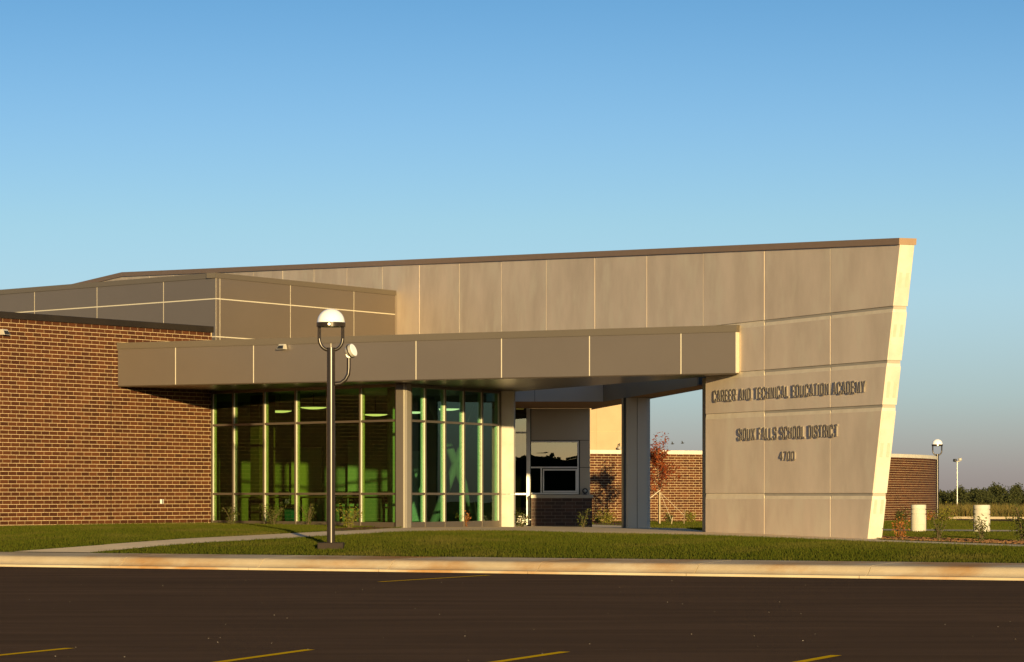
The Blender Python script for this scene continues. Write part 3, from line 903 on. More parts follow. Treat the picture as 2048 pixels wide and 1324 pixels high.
MB().lathe((bx_, by_, ZG0 + .56), [(.215, .0), (.215, .05), (.12, .09)], 4).build('lid', M['dark'], o)

# concrete pillar at the end of the glazing
pil = tag(empty('concrete_pillar', (*px(1014, 85.4), .6)), 'square pale concrete pillar at the right end of the lobby glazing', 'pillar')
FP = Frame(px(1002.5, 85.25), (.992, -.12), (-.12, -.992))
wv = FP.s_at(1027.5)
m = MB(); FP.box(m, 0, wv, -.36, 0, .3, 1.52); m.build('lower_shaft', M['concrete_light'], pil, bevel=.008)
m = MB(); FP.box(m, 0, wv, -.36, 0, 1.526, 4.276); m.build('upper_shaft', M['concrete_light'], pil, bevel=.008)
m = MB(); FP.box(m, -.07, -.004, -.3, -.04, .3, 4.275); m.build('edge_trim', M['alu'], pil)

# ------------------------------------------------------------------ rear entrance block: grey wall, window, planter, rear canopy
YB = 96.0
def fx(u, Y=YB): return (u - CX) / FPX * Y
FB = Frame((0, YB), (1, 0), (0, -1))
blk = tag(empty('entrance_block', (1.3, 97, .6)), 'grey panelled entrance block with a silver framed window beneath the rear canopy', 'building')
xL, xM, xR = fx(1061), fx(1158.5), fx(1180)
MB().prism([(xL - .2, YB + .03), (xR - .02, YB + .03), (xR - .02, YB + 5), (-1, YB + 5), (-1, YB + 1.2), (xL - .2, YB + 1.2)], .3, 4.099).build('backing', M['dark'], blk)
def cpanel(u0, u1, v0, v1, zt=None):
    m = MB(); FB.box(m, fx(u0) + .008, fx(u1) - .008, -.028, 0, zz(v1, YB) + .008, (zt if zt else zz(v0, YB)) - .008)
    return m.build('cladding_panel', M['block_clad'], blk, bevel=.004)
cpanel(1062, 1180, 0, 880.5, 4.107)
cpanel(1159.5, 1180, 880.5, 935)
cpanel(1159.5, 1180, 935, 990)
m = MB(); m.prism([(xR - .018, YB + .03), (xR, YB + .03), (xR, YB + 5), (xR - .018, YB + 5)], .3, 4.09); m.build('side_panel', M['concrete_light'], blk)
# window
def vfr(u0, u1, v0, v1, name='frame_bar', q0=-.02, q1=.03, mm='white_frame', par=None):
    m = MB(); FB.box(m, fx(u0), fx(u1), q0, q1, zz(v1, YB), zz(v0, YB)); return m.build(name, M[mm], par or blk, bevel=.004)
win = vfr(1062, 1157.5, 881.8, 884.4, 'window')
vfr(1154.6, 1157.5, 884.5, 988.5, par=win)
vfr(1062, 1154.5, 933.3, 936.2, par=win)
vfr(1062, 1154.5, 985.6, 988.5, par=win)
vfr(1081, 1083.8, 936.3, 985.5, par=win)
vfr(1085.5, 1154.5, 938.2, 941.0, par=win, q1=.05)
vfr(1085.5, 1154.5, 981.5, 985.0, par=win, q1=.05)
vfr(1085.5, 1088.2, 941.1, 981.4, par=win, q1=.05)
vfr(1151.0, 1154.5, 941.1, 981.4, par=win, q1=.05)
for a in ((1062, 1154.6, 884.4, 933.3), (1062, 1081, 936.2, 985.6), (1088.2, 1151, 941, 981.5), (1083.8, 1085.5, 936.2, 985.6)):
    vfr(*a, name='pane', q0=-.012, q1=-.004, mm='glass_clear', par=win)
# slim side light with white jamb
sl = tag(empty('side_light', (.3, YB - .1, .6)), 'slim tall side light in a silver frame between pillar and grey block', 'window')
vfr(1052.8, 1060.5, 808.5, 1049.5, 'jamb', -.10, .06, par=sl)
vfr(1012, 1052.7, 805.5, 809, 'frame_bar', -.05, .03, par=sl)
vfr(1012, 1052.7, 863.6, 866.6, 'frame_bar', -.05, .03, par=sl)
vfr(1012, 1052.7, 986, 989.8, 'frame_bar', -.05, .03, par=sl)
for a in ((1012, 1052.8, 809, 863.6), (1012, 1052.8, 866.6, 986), (1012, 1052.8, 989.8, 1049.5)):
    vfr(*a, name='pane', q0=-.012, q1=-.004, mm='glass_clear', par=sl)
m = MB(); m.box((fx(1038), YB + .5, 2.0), (.18, .1, 2.9)); m.build('inner_post', M['int_panel'], sl)
# planter
pl = tag(empty('brick_planter', (1.4, YB - .4, .6)), 'dark brick planter ledge below the entrance window', 'planter wall')
YP = YB - .62
x0p, x1p = (1062.5 - CX) / FPX * YP, (1184.5 - CX) / FPX * YP
zpt = zz(996.5, YP)
MB().prism([(x0p, YP + .004), (x1p - .004, YP + .004), (x1p - .004, YB + .9), (xR + .01, YB + .9), (xR + .01, YB - .04), (x0p, YB - .04)], .25, zpt).build('wall', M['mortar_dark'], pl)
FPl = Frame((x0p, YP), (1, 0), (0, -1))
nr = 9
lay_bricks(pl, lambda s: (*FPl.xy(s, -.015), 0.0), 0, x1p - x0p, zpt - nr * COURSE, nr, lambda s, r: True, me=BRICK_DK, mat_='brick_dark')
m = MB(); m.prism([(x0p - .01, YP - .03), (x1p + .03, YP - .03), (x1p + .03, YB - .045), (x0p - .01, YB - .045)], zpt + .001, zpt + .11); m.build('ledge_cap', M['grey_clad'], pl, bevel=.008)
gx, gz = (1170 - CX) / FPX * (YB - .3), zpt + .11
o = empty('globe_light', (gx, YB - .3, gz)); tag(o, 'small round lens light standing on the planter ledge', 'light')
MB().tube([(gx, YB - .3, gz), (gx, YB - .3, gz + .03)], .05, 16).build('base', M['dark'], o)
m = MB(); m.tube([(gx, YB - .36, gz + .11), (gx, YB - .24, gz + .11)], [.085, .085], 24); m.build('ring', M['dark'], o, smooth=True)
m = MB(); m.tube([(gx, YB - .40, gz + .11), (gx, YB - .385, gz + .11), (gx, YB - .361, gz + .11)], [.015, .035, .046], 20); m.build('lens', M['lamp_silver'], o, smooth=True)

# rear canopy
rc = tag(empty('rear_canopy', (2.0, 88, 4.1)), 'grey panelled rear canopy over the passage behind the concrete wall', 'canopy')
RZ = 4.10
A1, A2, A3 = (4.42, 76.3), (2.55, 89.2), (-.72, 89.2)
B1, B2 = (4.98, 76.3), (2.36, 98.2)
MB().prism([A1, A2, (A2[0], A2[1]), A3, (-.72, 95.9), (2.3, 95.9), (2.36, 98.2), B1][0:1] + [(2.56, 89.23), (-.7, 89.23), (-.7, 95.98), (2.42, 95.98), (2.42, 97.6), B1], RZ + .0, RZ + .03).build('soffit', M['stucco_soffit'], rc)
MB().prism([(4.45, 76.35), (2.6, 89.26), (-.68, 89.26), (-.68, 95.9), (2.3, 95.9), (2.4, 97.4), (4.92, 76.5)], RZ + .031, RZ + .95).build('backing', M['dark'], rc)
FR1 = Frame(A3, (1, 0), (0, -1))
sj = FR1.s_at(1069.5)
clad(FR1, [0.0, sj, A2[0] - A3[0]], [(RZ, RZ + .98)], rc, M['pale_clad'], gap=.006, q0=-.03, q1=0.0, name='fascia_panel')
dv = Vector((A1[0] - A2[0], A1[1] - A2[1])); 
FR2 = Frame(A2, dv, (dv.y, -dv.x))
if FR2.n.x > 0: FR2.n = -FR2.n
clad(FR2, [0.01, dv.length * .5, dv.length], [(RZ, RZ + .98)], rc, M['grey_clad'], gap=.006, q0=-.03, q1=0.0, name='fascia_panel')

# clad column
colm = tag(empty('clad_column', (*px(1272, 84), .6)), 'big grey metal clad column standing in the passage', 'column')
Yc = 85.2
FK = Frame(px(1245.5, Yc), (1, .02), (.02, -1))
sm, se = FK.s_at(1274.5), FK.s_at(1301)
m = MB()
m.prism([FK.xy(.02, -.02), FK.xy(sm, -.02), FK.xy(se - .03, -.06), FK.xy(se - .05, -.7), FK.xy(.05, -.7)], .3, 4.09); m.build('core', M['dark'], colm)
m = MB(); m.prism([FK.xy(-.002, -.16), FK.xy(.05, -.035), FK.xy(.14, 0), FK.xy(sm - .006, .012), FK.xy(sm - .006, -.018), FK.xy(.14, -.03), FK.xy(.0, -.6)], .3, 4.092); m.build('cladding_sheet', M['column_clad'], colm)
m = MB(); m.prism([FK.xy(sm + .006, .012), FK.xy(se - .1, -.01), FK.xy(se - .02, -.05), FK.xy(se, -.15), FK.xy(se, -.65), FK.xy(se - .04, -.65), FK.xy(se - .04, -.1), FK.xy(sm + .006, -.018)], .3, 4.092); m.build('cladding_sheet', M['column_clad'], colm)

# ------------------------------------------------------------------ buff block and curved brick screen
buff = tag(empty('buff_building', (2.5, 134, .4)), 'buff rendered building wall glowing beyond the passage', 'building')
Yb = 131.5
xe = (1262 - CX) / FPX * Yb
MB().prism([(-14, Yb + .03), (xe - .02, Yb + .03), (xe - .02, Yb + 12), (-14, Yb + 12)], .2, 7.0).build('backing', M['mortar'], buff)
FBu = Frame((0, Yb), (1, 0), (0, -1))
xv = (1192 - CX) / FPX * Yb
zs = [.3, zz(862.5, Yb), 6.0, 7.02]
for a, b in ((-14, xv - 3.05), (xv - 3.05, xv), (xv, xe)):
    for z0, z1 in zip(zs[:-1], zs[1:]):
        m = MB(); FBu.box(m, a + .008, b - .008, -.028, 0, z0 + .008, z1 - .008); m.build('render_panel', M['render_yellow'], buff)
yx, yz = (1240.5 - CX) / FPX * 131, zz(892, 131)
o = empty('wall_lamp', (yx, 131.3, yz)); tag(o, 'small hooked lamp on the buff wall beside the grey column', 'wall light')
MB().tube([(yx, 131.49, yz + .08), (yx - .02, 131.25, yz + .1), (yx - .03, 131.2, yz - .02)], .018, 8).build('arm', M['dark'], o)
MB().lathe((yx - .03, 131.2, yz - .12), [(.07, 0), (.09, .05), (.03, .11)], 14).build('head', M['lamp_silver'], o, smooth=True)

SCN = Vector((-7.289, 152.481)); SR_ = 27.26
a0, a1 = R(-71), R(-2.2)
scr = tag(empty('brick_screen', (8, 131, .4)), 'low curved brown brick wall with pale cap behind the passage and concrete wall', 'wall')
ztb = zz(908.6, 129.0)
NRW = 28
def arc(r, a): return (SCN.x + r * math.cos(a), SCN.y + r * math.sin(a))
def arc_wall(mb, ri, ro, z0, z1, n=70):
    out = [arc(ro, a0 + (a1 - a0) * i / n) for i in range(n + 1)]
    inn = [arc(ri, a0 + (a1 - a0) * i / n) for i in range(n + 1)]
    for i in range(n):
        mb.prism([inn[i], out[i], out[i + 1], inn[i + 1]], z0, z1)
    return mb
def arc_solid(ri, ro, z0, z1, n=70):
    m = MB()
    pts = []
    for i in range(n + 1):
        a = a0 + (a1 - a0) * i / n
        for r, z in ((ri, z0), (ro, z0), (ro, z1), (ri, z1)):
            pts.append((*arc(r, a), z))
    fs = []
    for i in range(n):
        for k in range(4):
            fs.append((4 * i + k, 4 * i + 4 + k, 4 * i + 4 + (k + 1) % 4, 4 * i + (k + 1) % 4))
    fs += [(0, 1, 2, 3), (4 * n + 3, 4 * n + 2, 4 * n + 1, 4 * n)]
    return m.add(pts, fs)
arc_solid(SR_ - .3, SR_ - .004, .1, ztb).build('wall', M['mortar'], scr)
def arc_place(s):
    a = a0 + s / SR_
    x, y = arc(SR_ - .015, a)
    return x, y, a + math.pi / 2
def arc_single(s, r):
    x, y, a = arc_place(s)
    u = CX + FPX * x / y
    return (1181 < u < 1246 or 1300 < u < 1397) and r >= 2
lay_bricks(scr, arc_place, 0, SR_ * (a1 - a0), ztb - NRW * COURSE, NRW, arc_single)
na = 22
for i in range(na):
    b0, b1 = a0 + (a1 - a0) * i / na + .0002, a0 + (a1 - a0) * (i + 1) / na - .0002
    m = MB()
    for k in range(4):
        p, q = b0 + (b1 - b0) * k / 4, b0 + (b1 - b0) * (k + 1) / 4
        if k == 0: ring = []
        ring.append(p)
    ring.append(b1)
    out = [arc(SR_ + .04, a) for a in ring] + [arc(SR_ - .34, a) for a in ring[::-1]]
    m.prism(out, ztb + .001, ztb + .155)
    m.build('cap_stone', M['cap_stone'], scr)

# ------------------------------------------------------------------ lamps
def lamp_post(x, y, zg, H, label, k=1.0, flood=False, side=1, rz=0.0):
    """Single-pole lamp: square base, pole, forked yoke of paired rods and a white dome."""
    o = empty('street_lamp', (x, y, zg), rz)
    tag(o, label, 'street lamp', 'dome lamps on bronze poles')
    ct, st = math.cos(rz), math.sin(rz)
    def P(a, b, c): return (x + ct * a - st * b, y + st * a + ct * b, zg + c)
    zt = H - .85 * k
    MB().box(P(0, 0, .055 - .1), (.54 * k, .54 * k, .33), rz).build('base_cover', M['lamp_base'], o, bevel=.012)
    MB().tube([P(0, 0, .1), P(0, 0, zt)], .085 * k, 28).build('pole', M['lamp_bronze'], o, smooth=True)
    MB().tube([P(0, 0, zt + .001), P(0, 0, zt + .03 * k)], .09 * k, 28).build('pole_cap', M['lamp_bronze'], o, smooth=True)
    for sx in (-1, 1):
        pts = []
        for t in np.linspace(0, 1, 9):
            a = t * math.pi / 2
            pts.append(P(sx * (.045 + .20 * math.sin(a)) * k, 0, zt - .02 + (.24 * (1 - math.cos(a))) * k))
        MB().tube(pts, .036 * k, 12).build('yoke_arm', M['lamp_bronze'], o, smooth=True)
        for dx in (-.025, 0, .025):
            zb_ = zt - .02 + .235 * k
            MB().tube([P((sx * .245 + dx) * k, 0, zb_), P((sx * .245 + dx) * k, 0, H - .385 * k)], .0115 * k, 8).build('yoke_rod', M['lamp_bronze'], o, smooth=True)
    hz = H - .39 * k
    MB().lathe(P(0, 0, hz), [(.12 * k, 0), (.30 * k, .005 * k), (.305 * k, .09 * k), (.29 * k, .10 * k)], 36).build('ring', M['lamp_bronze'], o, smooth=True)
    prof = [(.288 * k * math.cos(a), .10 * k + .288 * k * math.sin(a)) for a in np.linspace(0, math.pi / 2 * .985, 12)]
    MB().lathe(P(0, 0, hz), prof, 40).build('dome', M['lamp_white'], o, smooth=True)
    MB().tube([P(-.02 * k, -.308 * k, hz + .05 * k), P(-.02 * k, -.325 * k, hz + .05 * k)], .03 * k, 10).build('latch', M['lamp_silver'], o)
    return o, P, zt
Yl = 67.0
xl, _ = px(662, Yl)
zgl = float(G(xl, Yl))
Hl = zz(617, Yl) - zgl
lo, P, zt = lamp_post(xl, Yl, zgl, Hl, 'tall bronze lamp post with white dome and small floodlight, on the front lawn', flood=True)
# floodlight on a curved bracket, a thing fixed to the pole
za = zz(768, Yl) - zgl; zc_ = zz(738, Yl) - zgl; ztop = zz(716, Yl) - zgl
pts = [P(.086, 0, za), P(.2, -.0, za + .015), P(.3, 0, za + .09), P(.36, 0, za + .2), P(.372, 0, za + .33), P(.372, 0, ztop)]
fl = MB().tube(pts, .042, 14).build('bracket', M['lamp_bronze'], lo, smooth=True)
fz = zz(702, Yl) - zgl
MB().tube([P(.372, 0, ztop + .001), P(.372, 0, fz - .09)], [.055, .045], 16).build('knuckle', M['lamp_silver'], lo, smooth=True)
MB().tube([P(.372, -.05, fz - .075), P(.372, .05, fz - .075)], .058, 18).build('knuckle', M['lamp_silver'], lo, smooth=True)
ax = Vector((.86, -.38, .34)).normalized()
hc = Vector(P(.43, 0, fz + .005))
m = MB(); rr = [(-.13, .03), (-.12, .075), (-.09, .115), (-.045, .138), (.0, .142), (.05, .142)]
m.tube([hc + ax * a for a, _ in rr], [r for _, r in rr], 26); m.build('floodlight_head', M['lamp_silver'], lo, smooth=True)
m = MB(); m.tube([hc - ax * .035, hc - ax * .012], [.152, .152], 26); m.build('floodlight_rim', M['lamp_bronze'], lo, smooth=True)
m = MB(); m.tube([hc + ax * .051, hc + ax * .06], [.132, .125], 26); m.build('floodlight_lens', M['lamp_white'], lo, smooth=True)

xs, ys = 9.0, 98.0
lamp_post(xs, ys, float(G(xs, ys)), 4.85, 'lamp post hidden behind the concrete wall whose shadow falls on the brick screen')
Yf = 162.0
xf, _ = px(1874.5, Yf)
zgf = float(G(xf, Yf))
lamp_post(xf, Yf, zgf, zz(878, Yf) - zgf, 'distant white dome lamp post at the right end of the curved brick screen', k=.93)

# far floodlight mast
Ym = 330.0
xm, _ = px(1914.5, Ym); zgm = float(G(xm, Ym))
o = empty('floodlight_mast', (xm, Ym, zgm)); tag(o, 'thin pale mast with twin floodlights far off in the field', 'floodlight')
zmt = zz(924, Ym)
MB().tube([(xm, Ym, zgm - .3), (xm, Ym, zmt)], [.06, .045], 12).build('pole', M['lamp_silver'], o, smooth=True)
m = MB(); m.tube([(xm - .28, Ym, zmt + .05), (xm + .28, Ym, zmt + .05)], .05, 8); m.build('crossarm', M['lamp_silver'], o)
for sx in (-1, 1):
    MB().box((xm + sx * .26, Ym - .1, zmt + .22 + .05 * sx), (.30, .35, .30), sx * .6).build('floodlight_head', M['lamp_silver'] if sx > 0 else M['dark'], o, bevel=.05)

# ------------------------------------------------------------------ concrete bollards
def bollard(u, v, Y, w, h, label, tone='concrete_light'):
    x, y = px(u, Y); z = float(G(x, y))
    o = empty('bollard', (x, y, z)); tag(o, label, 'bollard', 'grooved concrete bollards')
    r = w / 2
    prof = [(r * .98, -.15), (r, .0), (r, h * .645), (r * .91, h * .65), (r * .91, h * .685), (r, h * .69), (r, h * .82), (r * .91, h * .825), (r * .91, h * .855), (r, h * .86), (r, h * .975), (r * .97, h)]
    MB().lathe((x, y, z), prof, 40).build('shaft', M[tone], o, smooth=True)
    MB().lathe((x, y, z + h * .30), [(r * 1.003, -.006), (r * 1.003, .006)], 40).build('score_line', M['concrete_patch'], o, smooth=True)
    return o
Yb1 = ground_at(1837, 1066)[1]; Yb2 = ground_at(1964, 1067)[1]
bollard(1837, 1066, Yb1, 30.5 / FPX * Yb1, 56.5 / FPX * Yb1, 'shaded concrete bollard in front of the curved brick screen')
bollard(1963.5, 1067, Yb2, 33.5 / FPX * Yb2, 57 / FPX * Yb2, 'sunlit concrete bollard standing against the field at far right')

# ------------------------------------------------------------------ plants
def leaf_cloud(mb, centers, n, spread, size, flat=.5):
    for _ in range(n):
        c = centers[random.randrange(len(centers))]
        p = Vector(c) + Vector((random.gauss(0, spread), random.gauss(0, spread), random.gauss(0, spread)))
        a = Vector((random.gauss(0, 1), random.gauss(0, 1), random.gauss(0, flat))).normalized()
        b = a.cross(Vector((random.gauss(0, 1), random.gauss(0, 1), random.gauss(0, 1)))).normalized()
        s = size * random.uniform(.6, 1.3)
        mb.add([p - a * s, p - b * s * .45, p + a * s, p + b * s * .45], [(0, 1, 2, 3)])

def shrub(u, v, h, w, leaf, label, n=220, stems=7, Y=None, size=.022, flowers=None, bare=.25, lean=0.0):
    if Y is None: x, y = ground_at(u, v)
    else: x, y = px(u, Y)
    z = float(G(x, y))
    o = empty('shrub', (x, y, z)); tag(o, label, 'shrub', 'small shrubs planted around the entrance')
    st = MB(); cs = []
    for k in range(stems):
        a = random.uniform(0, 2 * math.pi); r = w / 2 * random.uniform(.3, 1)
        hh = h * random.uniform(.65, 1.0)
        tip = Vector((x + math.cos(a) * r + lean, y + math.sin(a) * r, z + hh))
        mid = Vector((x + math.cos(a) * r * .35, y + math.sin(a) * r * .35, z + hh * .5))
        st.tube([(x + random.uniform(-.03, .03), y, z - .03), mid, tip], [.011, .008, .004], 5)
        for t in np.linspace(bare, 1, 6):
            q = mid.lerp(tip, (t - .5) * 2) if t > .5 else Vector((x, y, z)).lerp(mid, t * 2)
            cs.append(tuple(q))
    st.build('stems', M['twig'], o)
    lf = MB(); leaf_cloud(lf, cs, int(n * 2.2), w * .13, size * 1.25)
    l = lf.build('foliage', M[leaf], o); l['kind'] = 'stuff'
    if flowers:
        f = MB(); leaf_cloud(f, [c for c in cs if c[2] < z + h * .62 and c[2] > z + h * .35] or cs, flowers, w * .14, .03)
        q = f.build('blossom', M['petal'], o); q['kind'] = 'stuff'
    return o
shrub(463, 1051, .52, .45, 'leaf_green', 'thin green shrub at the left end of the lobby glazing', n=150)
shrub(546, 1052, .55, .62, 'leaf_green', 'bushy green shrub at the glazing where the lamp shadow falls', n=260)
shrub(617, 1053, .62, .45, 'leaf_green', 'upright sparse shrub at the glazing just left of the lamp post', n=140)
shrub(699, 1057, .55, .50, 'leaf_yellow', 'yellowish green shrub at the glazing just right of the lamp post', n=240)
shrub(928, 1061, .36, .40, 'leaf_orange', 'small orange leaved shrub in front of the teal glazing', n=170, Y=83.0)
shrub(1043, 1060, .40, .46, 'leaf_green', 'green shrub with white flowers in front of the concrete pillar', n=130, Y=85.3, flowers=90)
shrub(1166, 1062, .50, .42, 'leaf_green', 'wispy green shrub in front of the dark brick planter', n=120, Y=84.0)
shrub(1803, 1080, .42, .42, 'leaf_orange', 'orange tipped shrub in mulch just right of the concrete wall', n=150)
shrub(1878, 1083, .46, .42, 'leaf_green', 'thin dark shrub in mulch between the two bollards', n=110)
shrub(1966, 1086, .52, .50, 'leaf_green', 'dark leafy shrub in mulch in front of the right bollard', n=190)
shrub(2046, 1086, .75, .70, 'leaf_green', 'dark shrub cut by the right edge of the photo', n=420, stems=12)
shrub(1215, 1047.5, .42, .80, 'leaf_yellow', 'low yellow shrub at the foot of the brick screen beside the planter', n=260, size=.03)
shrub(1196, 1046.5, .35, .5, 'leaf_green', 'low green shrub behind the corner of the dark planter', n=160, size=.03)
shrub(1383, 1046, .42, .6, 'leaf_yellow', 'yellow green clump at the brick screen beside the passage jamb', n=200, size=.03)
shrub(1338, 1046, .40, .4, 'leaf_green', 'small pale tipped clump below the red tree', n=120, size=.03)
shrub(1802, 1043, .42, .85, 'leaf_green', 'low green clump at the foot of the curved screen by the leaning wall', n=240, size=.035)
shrub(1855, 1042, .40, .6, 'leaf_orange', 'low orange flowered clump behind the left bollard', n=160, size=.035)
shrub(1888, 1044.5, .38, 1.3, 'leaf_yellow', 'spreading yellow green clump near the distant lamp post', n=380, stems=12, size=.035)

# red maple sapling with stake and guys
Yt = 119.0
xt, _ = px(1318, Yt); zt_ = float(G(xt, Yt))
tree = tag(empty('red_maple', (xt, Yt, zt_)), 'young red leaved maple standing before the brick screen', 'tree')
st = MB()
top = Vector((xt - .08, Yt, zt_ + 3.05))
st.tube([(xt, Yt, zt_ - .1), (xt + .01, Yt, zt_ + .7), (xt + .02, Yt, zt_ + 1.3), (xt - .04, Yt, zt_ + 2.1), (xt - .08, Yt, zt_ + 2.9)], [.042, .038, .032, .022, .008], 10)
st.build('trunk', M['bark'], tree, smooth=True)
cs = []; br = MB()
for k in range(34):
    hb = random.uniform(1.1, 2.5); a = random.uniform(0, 2 * math.pi)
    ln = random.uniform(.45, 1.0) * (1.05 if hb < 1.8 else .6)
    p0 = Vector((xt + (.02 if hb < 1.5 else -.03), Yt, zt_ + hb))
    p1 = p0 + Vector((math.cos(a) * ln * .75, math.sin(a) * ln * .75, ln * random.uniform(.35, .8)))
    pm = p0.lerp(p1, .5) + Vector((0, 0, -.04))
    br.tube([p0, pm, p1], [.012, .009, .004], 5)
    for t in (.35, .5, .65, .8, .92, 1.0): cs.append(tuple(p0.lerp(p1, t)))
for dx, hh in ((-.12, 3.3), (.28, 3.35), (.18, 3.1), (-.2, 3.0), (-.05, 2.9)):
    p0 = Vector((xt - .04, Yt, zt_ + 2.3)); p1 = Vector((xt + dx, Yt + random.uniform(-.2, .2), zt_ + hh))
    br.tube([p0, p1], [.01, .004], 5)
    for t in (.5, .65, .8, .9, 1): cs.append(tuple(p0.lerp(p1, t)))
br.build('branches', M['bark'], tree)
lf = MB(); leaf_cloud(lf, cs, 2300, .095, .052); l = lf.build('crown', M['leaf_red'], tree); l['kind'] = 'stuff'
xk, _ = px(1319.5, Yt - .3)
sk = tag(empty('tree_stake', (xk, Yt - .25, zt_)), 'slim wooden stake tied to the red maple by a pale strap', 'stake')
MB().tube([(xk, Yt - .25, zt_ - .1), (xk, Yt - .25, zt_ + 1.22)], .032, 8).build('post', M['stake'], sk)
MB().tube([(xk + .05, Yt - .22, zt_ + 1.30), (xk - .05, Yt - .2, zt_ + 1.24), (xk - .55, Yt - .7, zt_ + .85)], .018, 6).build('strap', M['rope'], sk)
MB().tube([(xk, Yt - .2, zt_ + 1.22), (xk + .9, Yt - .5, zt_ + .35)], .006, 5).build('guy_rope', M['rope'], sk)
MB().tube([(xk + .02, Yt - .2, zt_ + 1.2), (xk + .45, Yt - .6, zt_ + .12)], .006, 5).build('guy_rope', M['rope'], sk)
MB().tube([(xk + .88, Yt - .5, zt_ - .05), (xk + .93, Yt - .5, zt_ + .55)], .02, 6).build('peg', M['bark'], sk)
MB().tube([(xk + .40, Yt - .6, zt_ - .05), (xk + .47, Yt - .6, zt_ + .30)], .018, 6).build('peg', M['stake'], sk)

# ------------------------------------------------------------------ distant trees
def far_tree_mesh(seed, h, w):
    r = random.Random(seed)
    tr = MB(); tr.tube([(0, 0, -1.0), (0, 0, h * .35), (r.uniform(-.3, .3), 0, h * .7)], [.35, .28, .12], 7)
    cr_ = MB()
    blobs = []
    for k in range(16):
        t = r.uniform(.22, .95)
        rad = w / 2 * math.sin(min(1, t * 1.05) * math.pi * .86 + .25) * r.uniform(.3, 1)
        a = r.uniform(0, 2 * math.pi)
        blobs.append((rad * math.cos(a), rad * math.sin(a), h * t))
    for _ in range(1100):
        c = blobs[r.randrange(len(blobs))]
        p = Vector(c) + Vector((r.gauss(0, w * .10), r.gauss(0, w * .10), r.gauss(0, h * .065)))
        p.z = max(p.z, .4)
        a = Vector((r.gauss(0, 1), r.gauss(0, 1), r.gauss(0, .8))).normalized()
        b = a.cross(Vector((r.gauss(0, 1), r.gauss(0, 1), r.gauss(0, 1)))).normalized()
        s = r.uniform(.22, .46)
        cr_.add([p - a * s, p - b * s * .8, p + a * s, p + b * s * .8], [(0, 1, 2, 3)])
    return tr.mesh('trunk', M['twig_dark']), cr_.mesh('crown', M['far_leaf'])
variants = [far_tree_mesh(i, h, w) for i, (h, w) in enumerate([(9.5, 8.5), (8.2, 7.5), (10.5, 7.0), (7.0, 8.0), (9.0, 9.5)])]
ntree = 104
for i in range(ntree):
    u = 1790 + (2330 - 1790) * (i + random.uniform(-.4, .4)) / (ntree - 1)
    Y = random.uniform(640, 860)
    x, y = px(u, Y)
    o = empty('far_tree', (x, y, float(G(x, y)) - .3), random.uniform(0, 6.28))
    sc_ = random.uniform(.52, .70) * (Y / 760)
    o.scale = (sc_, sc_, sc_)
    tag(o, 'dark green tree in the wooded line beyond the field', 'tree', 'trees in the wood beyond the field')
    tm, cm = variants[random.randrange(5)]
    a = bpy.data.objects.new('trunk', tm); b = bpy.data.objects.new('crown', cm)
    b['kind'] = 'stuff'
    for q in (a, b):
        COL.objects.link(q); q.parent = o
# wood added out of view across the lot to darken the window reflections
wood = MB()
def wood_top(t): return 8.0 + 1.6 * math.sin(t * .05) + 1.0 * math.sin(t * .13 + 1) + .6 * math.sin(t * .41)
for i in range(150):
    t = -300 + i * 4
    b_ = [(t, -440, -1), (t + 4, -440, -1), (t + 4, -420, -1), (t, -420, -1)]
    wood.hexa(b_, [(p[0], p[1], wood_top(p[0]) - .6) for p in b_])
for i in range(6000):
    t = random.uniform(-300, 300); h = random.uniform(.1, 1) ** .5
    p = Vector((t, -420 + random.uniform(-3, 3), h * (wood_top(t) + random.uniform(-.5, .5))))
    a = Vector((random.gauss(0, 1), random.gauss(0, .5), random.gauss(0, 1))).normalized(); b = a.cross(Vector((0, 1, .2))).normalized()
    s = random.uniform(.4, .9)
    wood.add([p - a * s, p - b * s, p + a * s, p + b * s], [(0, 1, 2, 3)])
wo = wood.build('added_woods', M['far_leaf']); tag(wo, 'low wood added unseen behind the viewer to darken window reflections', kind='stuff')

# ------------------------------------------------------------------ grass
def blades(name, X, Y, H, W, material, label, lean=.35):
    n = len(X)
    Z = G(X, Y)
    a = rng.uniform(0, 2 * np.pi, n)
    h = H * rng.uniform(.55, 1.25, n); w = W * rng.uniform(.6, 1.3, n)
    lx, ly = rng.normal(0, lean, n) * h, rng.normal(0, lean, n) * h
    dx, dy = np.cos(a) * w / 2, np.sin(a) * w / 2
    V = np.empty((n, 3, 3))
    V[:, 0] = np.c_[X - dx, Y - dy, Z - .01]
    V[:, 1] = np.c_[X + dx, Y + dy, Z - .01]
    V[:, 2] = np.c_[X + lx, Y + ly, Z + h]
    me = bpy.data.meshes.new(name)
    me.vertices.add(3 * n); me.loops.add(3 * n); me.polygons.add(n)
    me.vertices.foreach_set('co', V.ravel())
    me.loops.foreach_set('vertex_index', np.arange(3 * n, dtype=np.int32))
    me.polygons.foreach_set('loop_start', np.arange(0, 3 * n, 3, dtype=np.int32))
    me.update(calc_edges=True)
    me.materials.append(material)
    o = bpy.data.objects.new(name, me); COL.objects.link(o)
    return tag(o, label, kind='stuff')
solid = [PATH, MULCH, MULCH2, MULCH3, [(p.x, p.y) for p in back[:4]], [(E_[0] - .1, E_[1]), (Cc.x, Cc.y - .05), (Pp.x + .3, Pp.y - .1), (.7, 95.5), (-13, 97)],
         [FS.xy(s_left - .3, .02), FS.xy(s_bot + .05, .02), FS.xy(s_bot + .05, -TH), FS.xy(s_left - .3, -TH)]]
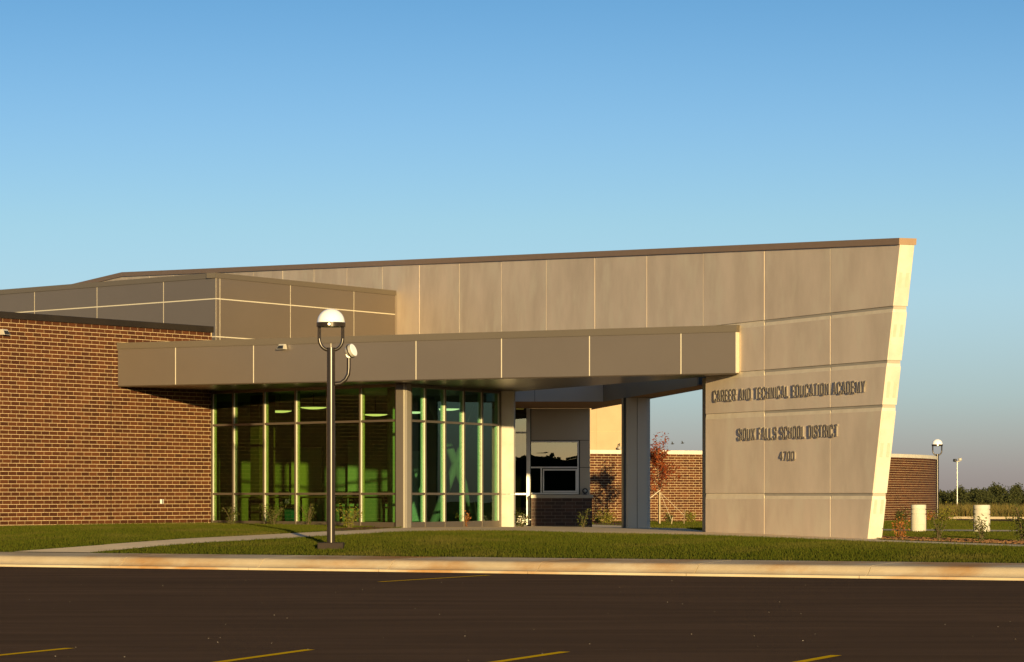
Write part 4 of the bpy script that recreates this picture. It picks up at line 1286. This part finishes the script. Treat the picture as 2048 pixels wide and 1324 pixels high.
def scatter(t0, t1, d0, d1, dens, keep=None):
    n = int((t1 - t0) * (d1 - d0) * dens)
    t = rng.uniform(t0, t1, n); d = rng.uniform(d0, d1, n)
    X = K0.x + KD.x * t + KN.x * d; Y = K0.y + KD.y * t + KN.y * d
    u = CX + FPX * X / Y
    ok = (u > -140) & (u < 2190)
    for p in solid: ok &= ~in_poly(X, Y, p)
    return X[ok], Y[ok]
X, Y = scatter(-24, 20, 1.99, 22, 850)
blades('front_grass', X, Y, .050, .015, M['blade'], 'short mown lawn grass in front of the building')
X, Y = scatter(-48, 13, 14, 95, 170)
fp = [FPATH, FROAD]
ok = np.ones(len(X), bool)
for p in fp: ok &= ~in_poly(X, Y, p)
rr2 = np.hypot(X - SCN.x, Y - SCN.y)
ok &= (rr2 > SR_)
blades('far_grass', X[ok], Y[ok], .065, .034, M['blade'], 'short lawn grass behind the concrete wall')
n = 38000
uu = rng.uniform(1800, 2330, n); YY = 172 + 110 * rng.uniform(0, 1, n) ** 1.6
XX = (uu - CX) / FPX * YY
clump = .75 + .35 * np.sin(XX * 1.7 + YY * .3) * np.sin(XX * .63 + 1.3)
blades('meadow_grass', XX, YY, 0.68 * clump, .05, M['straw'], 'tall straw coloured grass along the far kerb', lean=.16)

# mulch chips and road grit
def chips(name, pts, size, material, label, zoff):
    m = MB()
    for x, y in pts:
        z = zoff(x, y); s = size * random.uniform(.5, 1.4); a = random.uniform(0, 3.14)
        m.box((x, y, z + s * .3), (s * 1.6, s, s * .7), a)
    o = m.build(name, material); return tag(o, label, kind='stuff')
pts = []
xs_ = [p[0] for p in MULCH]; ys_ = [p[1] for p in MULCH]
while len(pts) < 700:
    x, y = random.uniform(min(xs_), max(xs_)), random.uniform(min(ys_), max(ys_))
    if in_poly(np.array([x]), np.array([y]), MULCH)[0]: pts.append((x, y))
chips('mulch_chips', pts, .028, M['mulch'], 'loose bark chips in the mulch strip', lambda x, y: float(G(x, y)) + .02)
pts = []
for _ in range(80):
    Yp = 27 + 32 * random.random(); pts.append((px(random.uniform(0, 2048), Yp)[0], Yp))
pts = [p for p in pts if kd(*p) < -.1]
chips('road_grit', pts, .0055, M['pebble'], 'scattered pale grit on the asphalt', lambda x, y: 0.0)

dash = MB()
for i in range(34):
    u = 22 + i * 51.2; Yd = 9600 / (306.5 + 2.2 * i / 14)
    xd = (u - CX) / FPX * Yd
    if random.random() < (.95 if i < 13 else .55):
        l_ = random.uniform(.03, .055)
        dash.add([(xd - l_, Yd, .005), (xd + l_, Yd - .004, .005), (xd + l_, Yd + .03, .005), (xd - l_, Yd + .034, .005)], [(0, 1, 2, 3)])
do = dash.build('chalk_dashes', M['chalk']); tag(do, 'faint pale layout dashes across the asphalt', kind='stuff')

# birds over the screen wall
def bird(u, v, Y, rz, label):
    x, y, z = px(u, Y, v)
    o = empty('bird', (x, y, z), rz); tag(o, label, 'bird', 'birds flying beyond the passage')
    o2 = MB().tube([(x - .09, y, z), (x - .04, y, z + .005), (x + .02, y, z + .005), (x + .08, y, z + .015), (x + .1, y, z + .015)], [.006, .025, .03, .018, .004], 8).build('body', M['bird'], o, smooth=True)
    for s in (-1, 1):
        MB().add([(x + .04, y, z + .01), (x - .03, y, z + .01), (x - .07 + .02 * s, y + .05, z + .07 + .05 * s), (x - .01, y + .05, z + .09 + .05 * s)], [(0, 1, 2, 3)]).build('wing', M['bird'], o)
bird(1345, 888, 170, .3, 'small dark bird flying nearer the red tree')
bird(1365, 886.5, 175, -.2, 'small dark bird flying nearer the passage jamb')
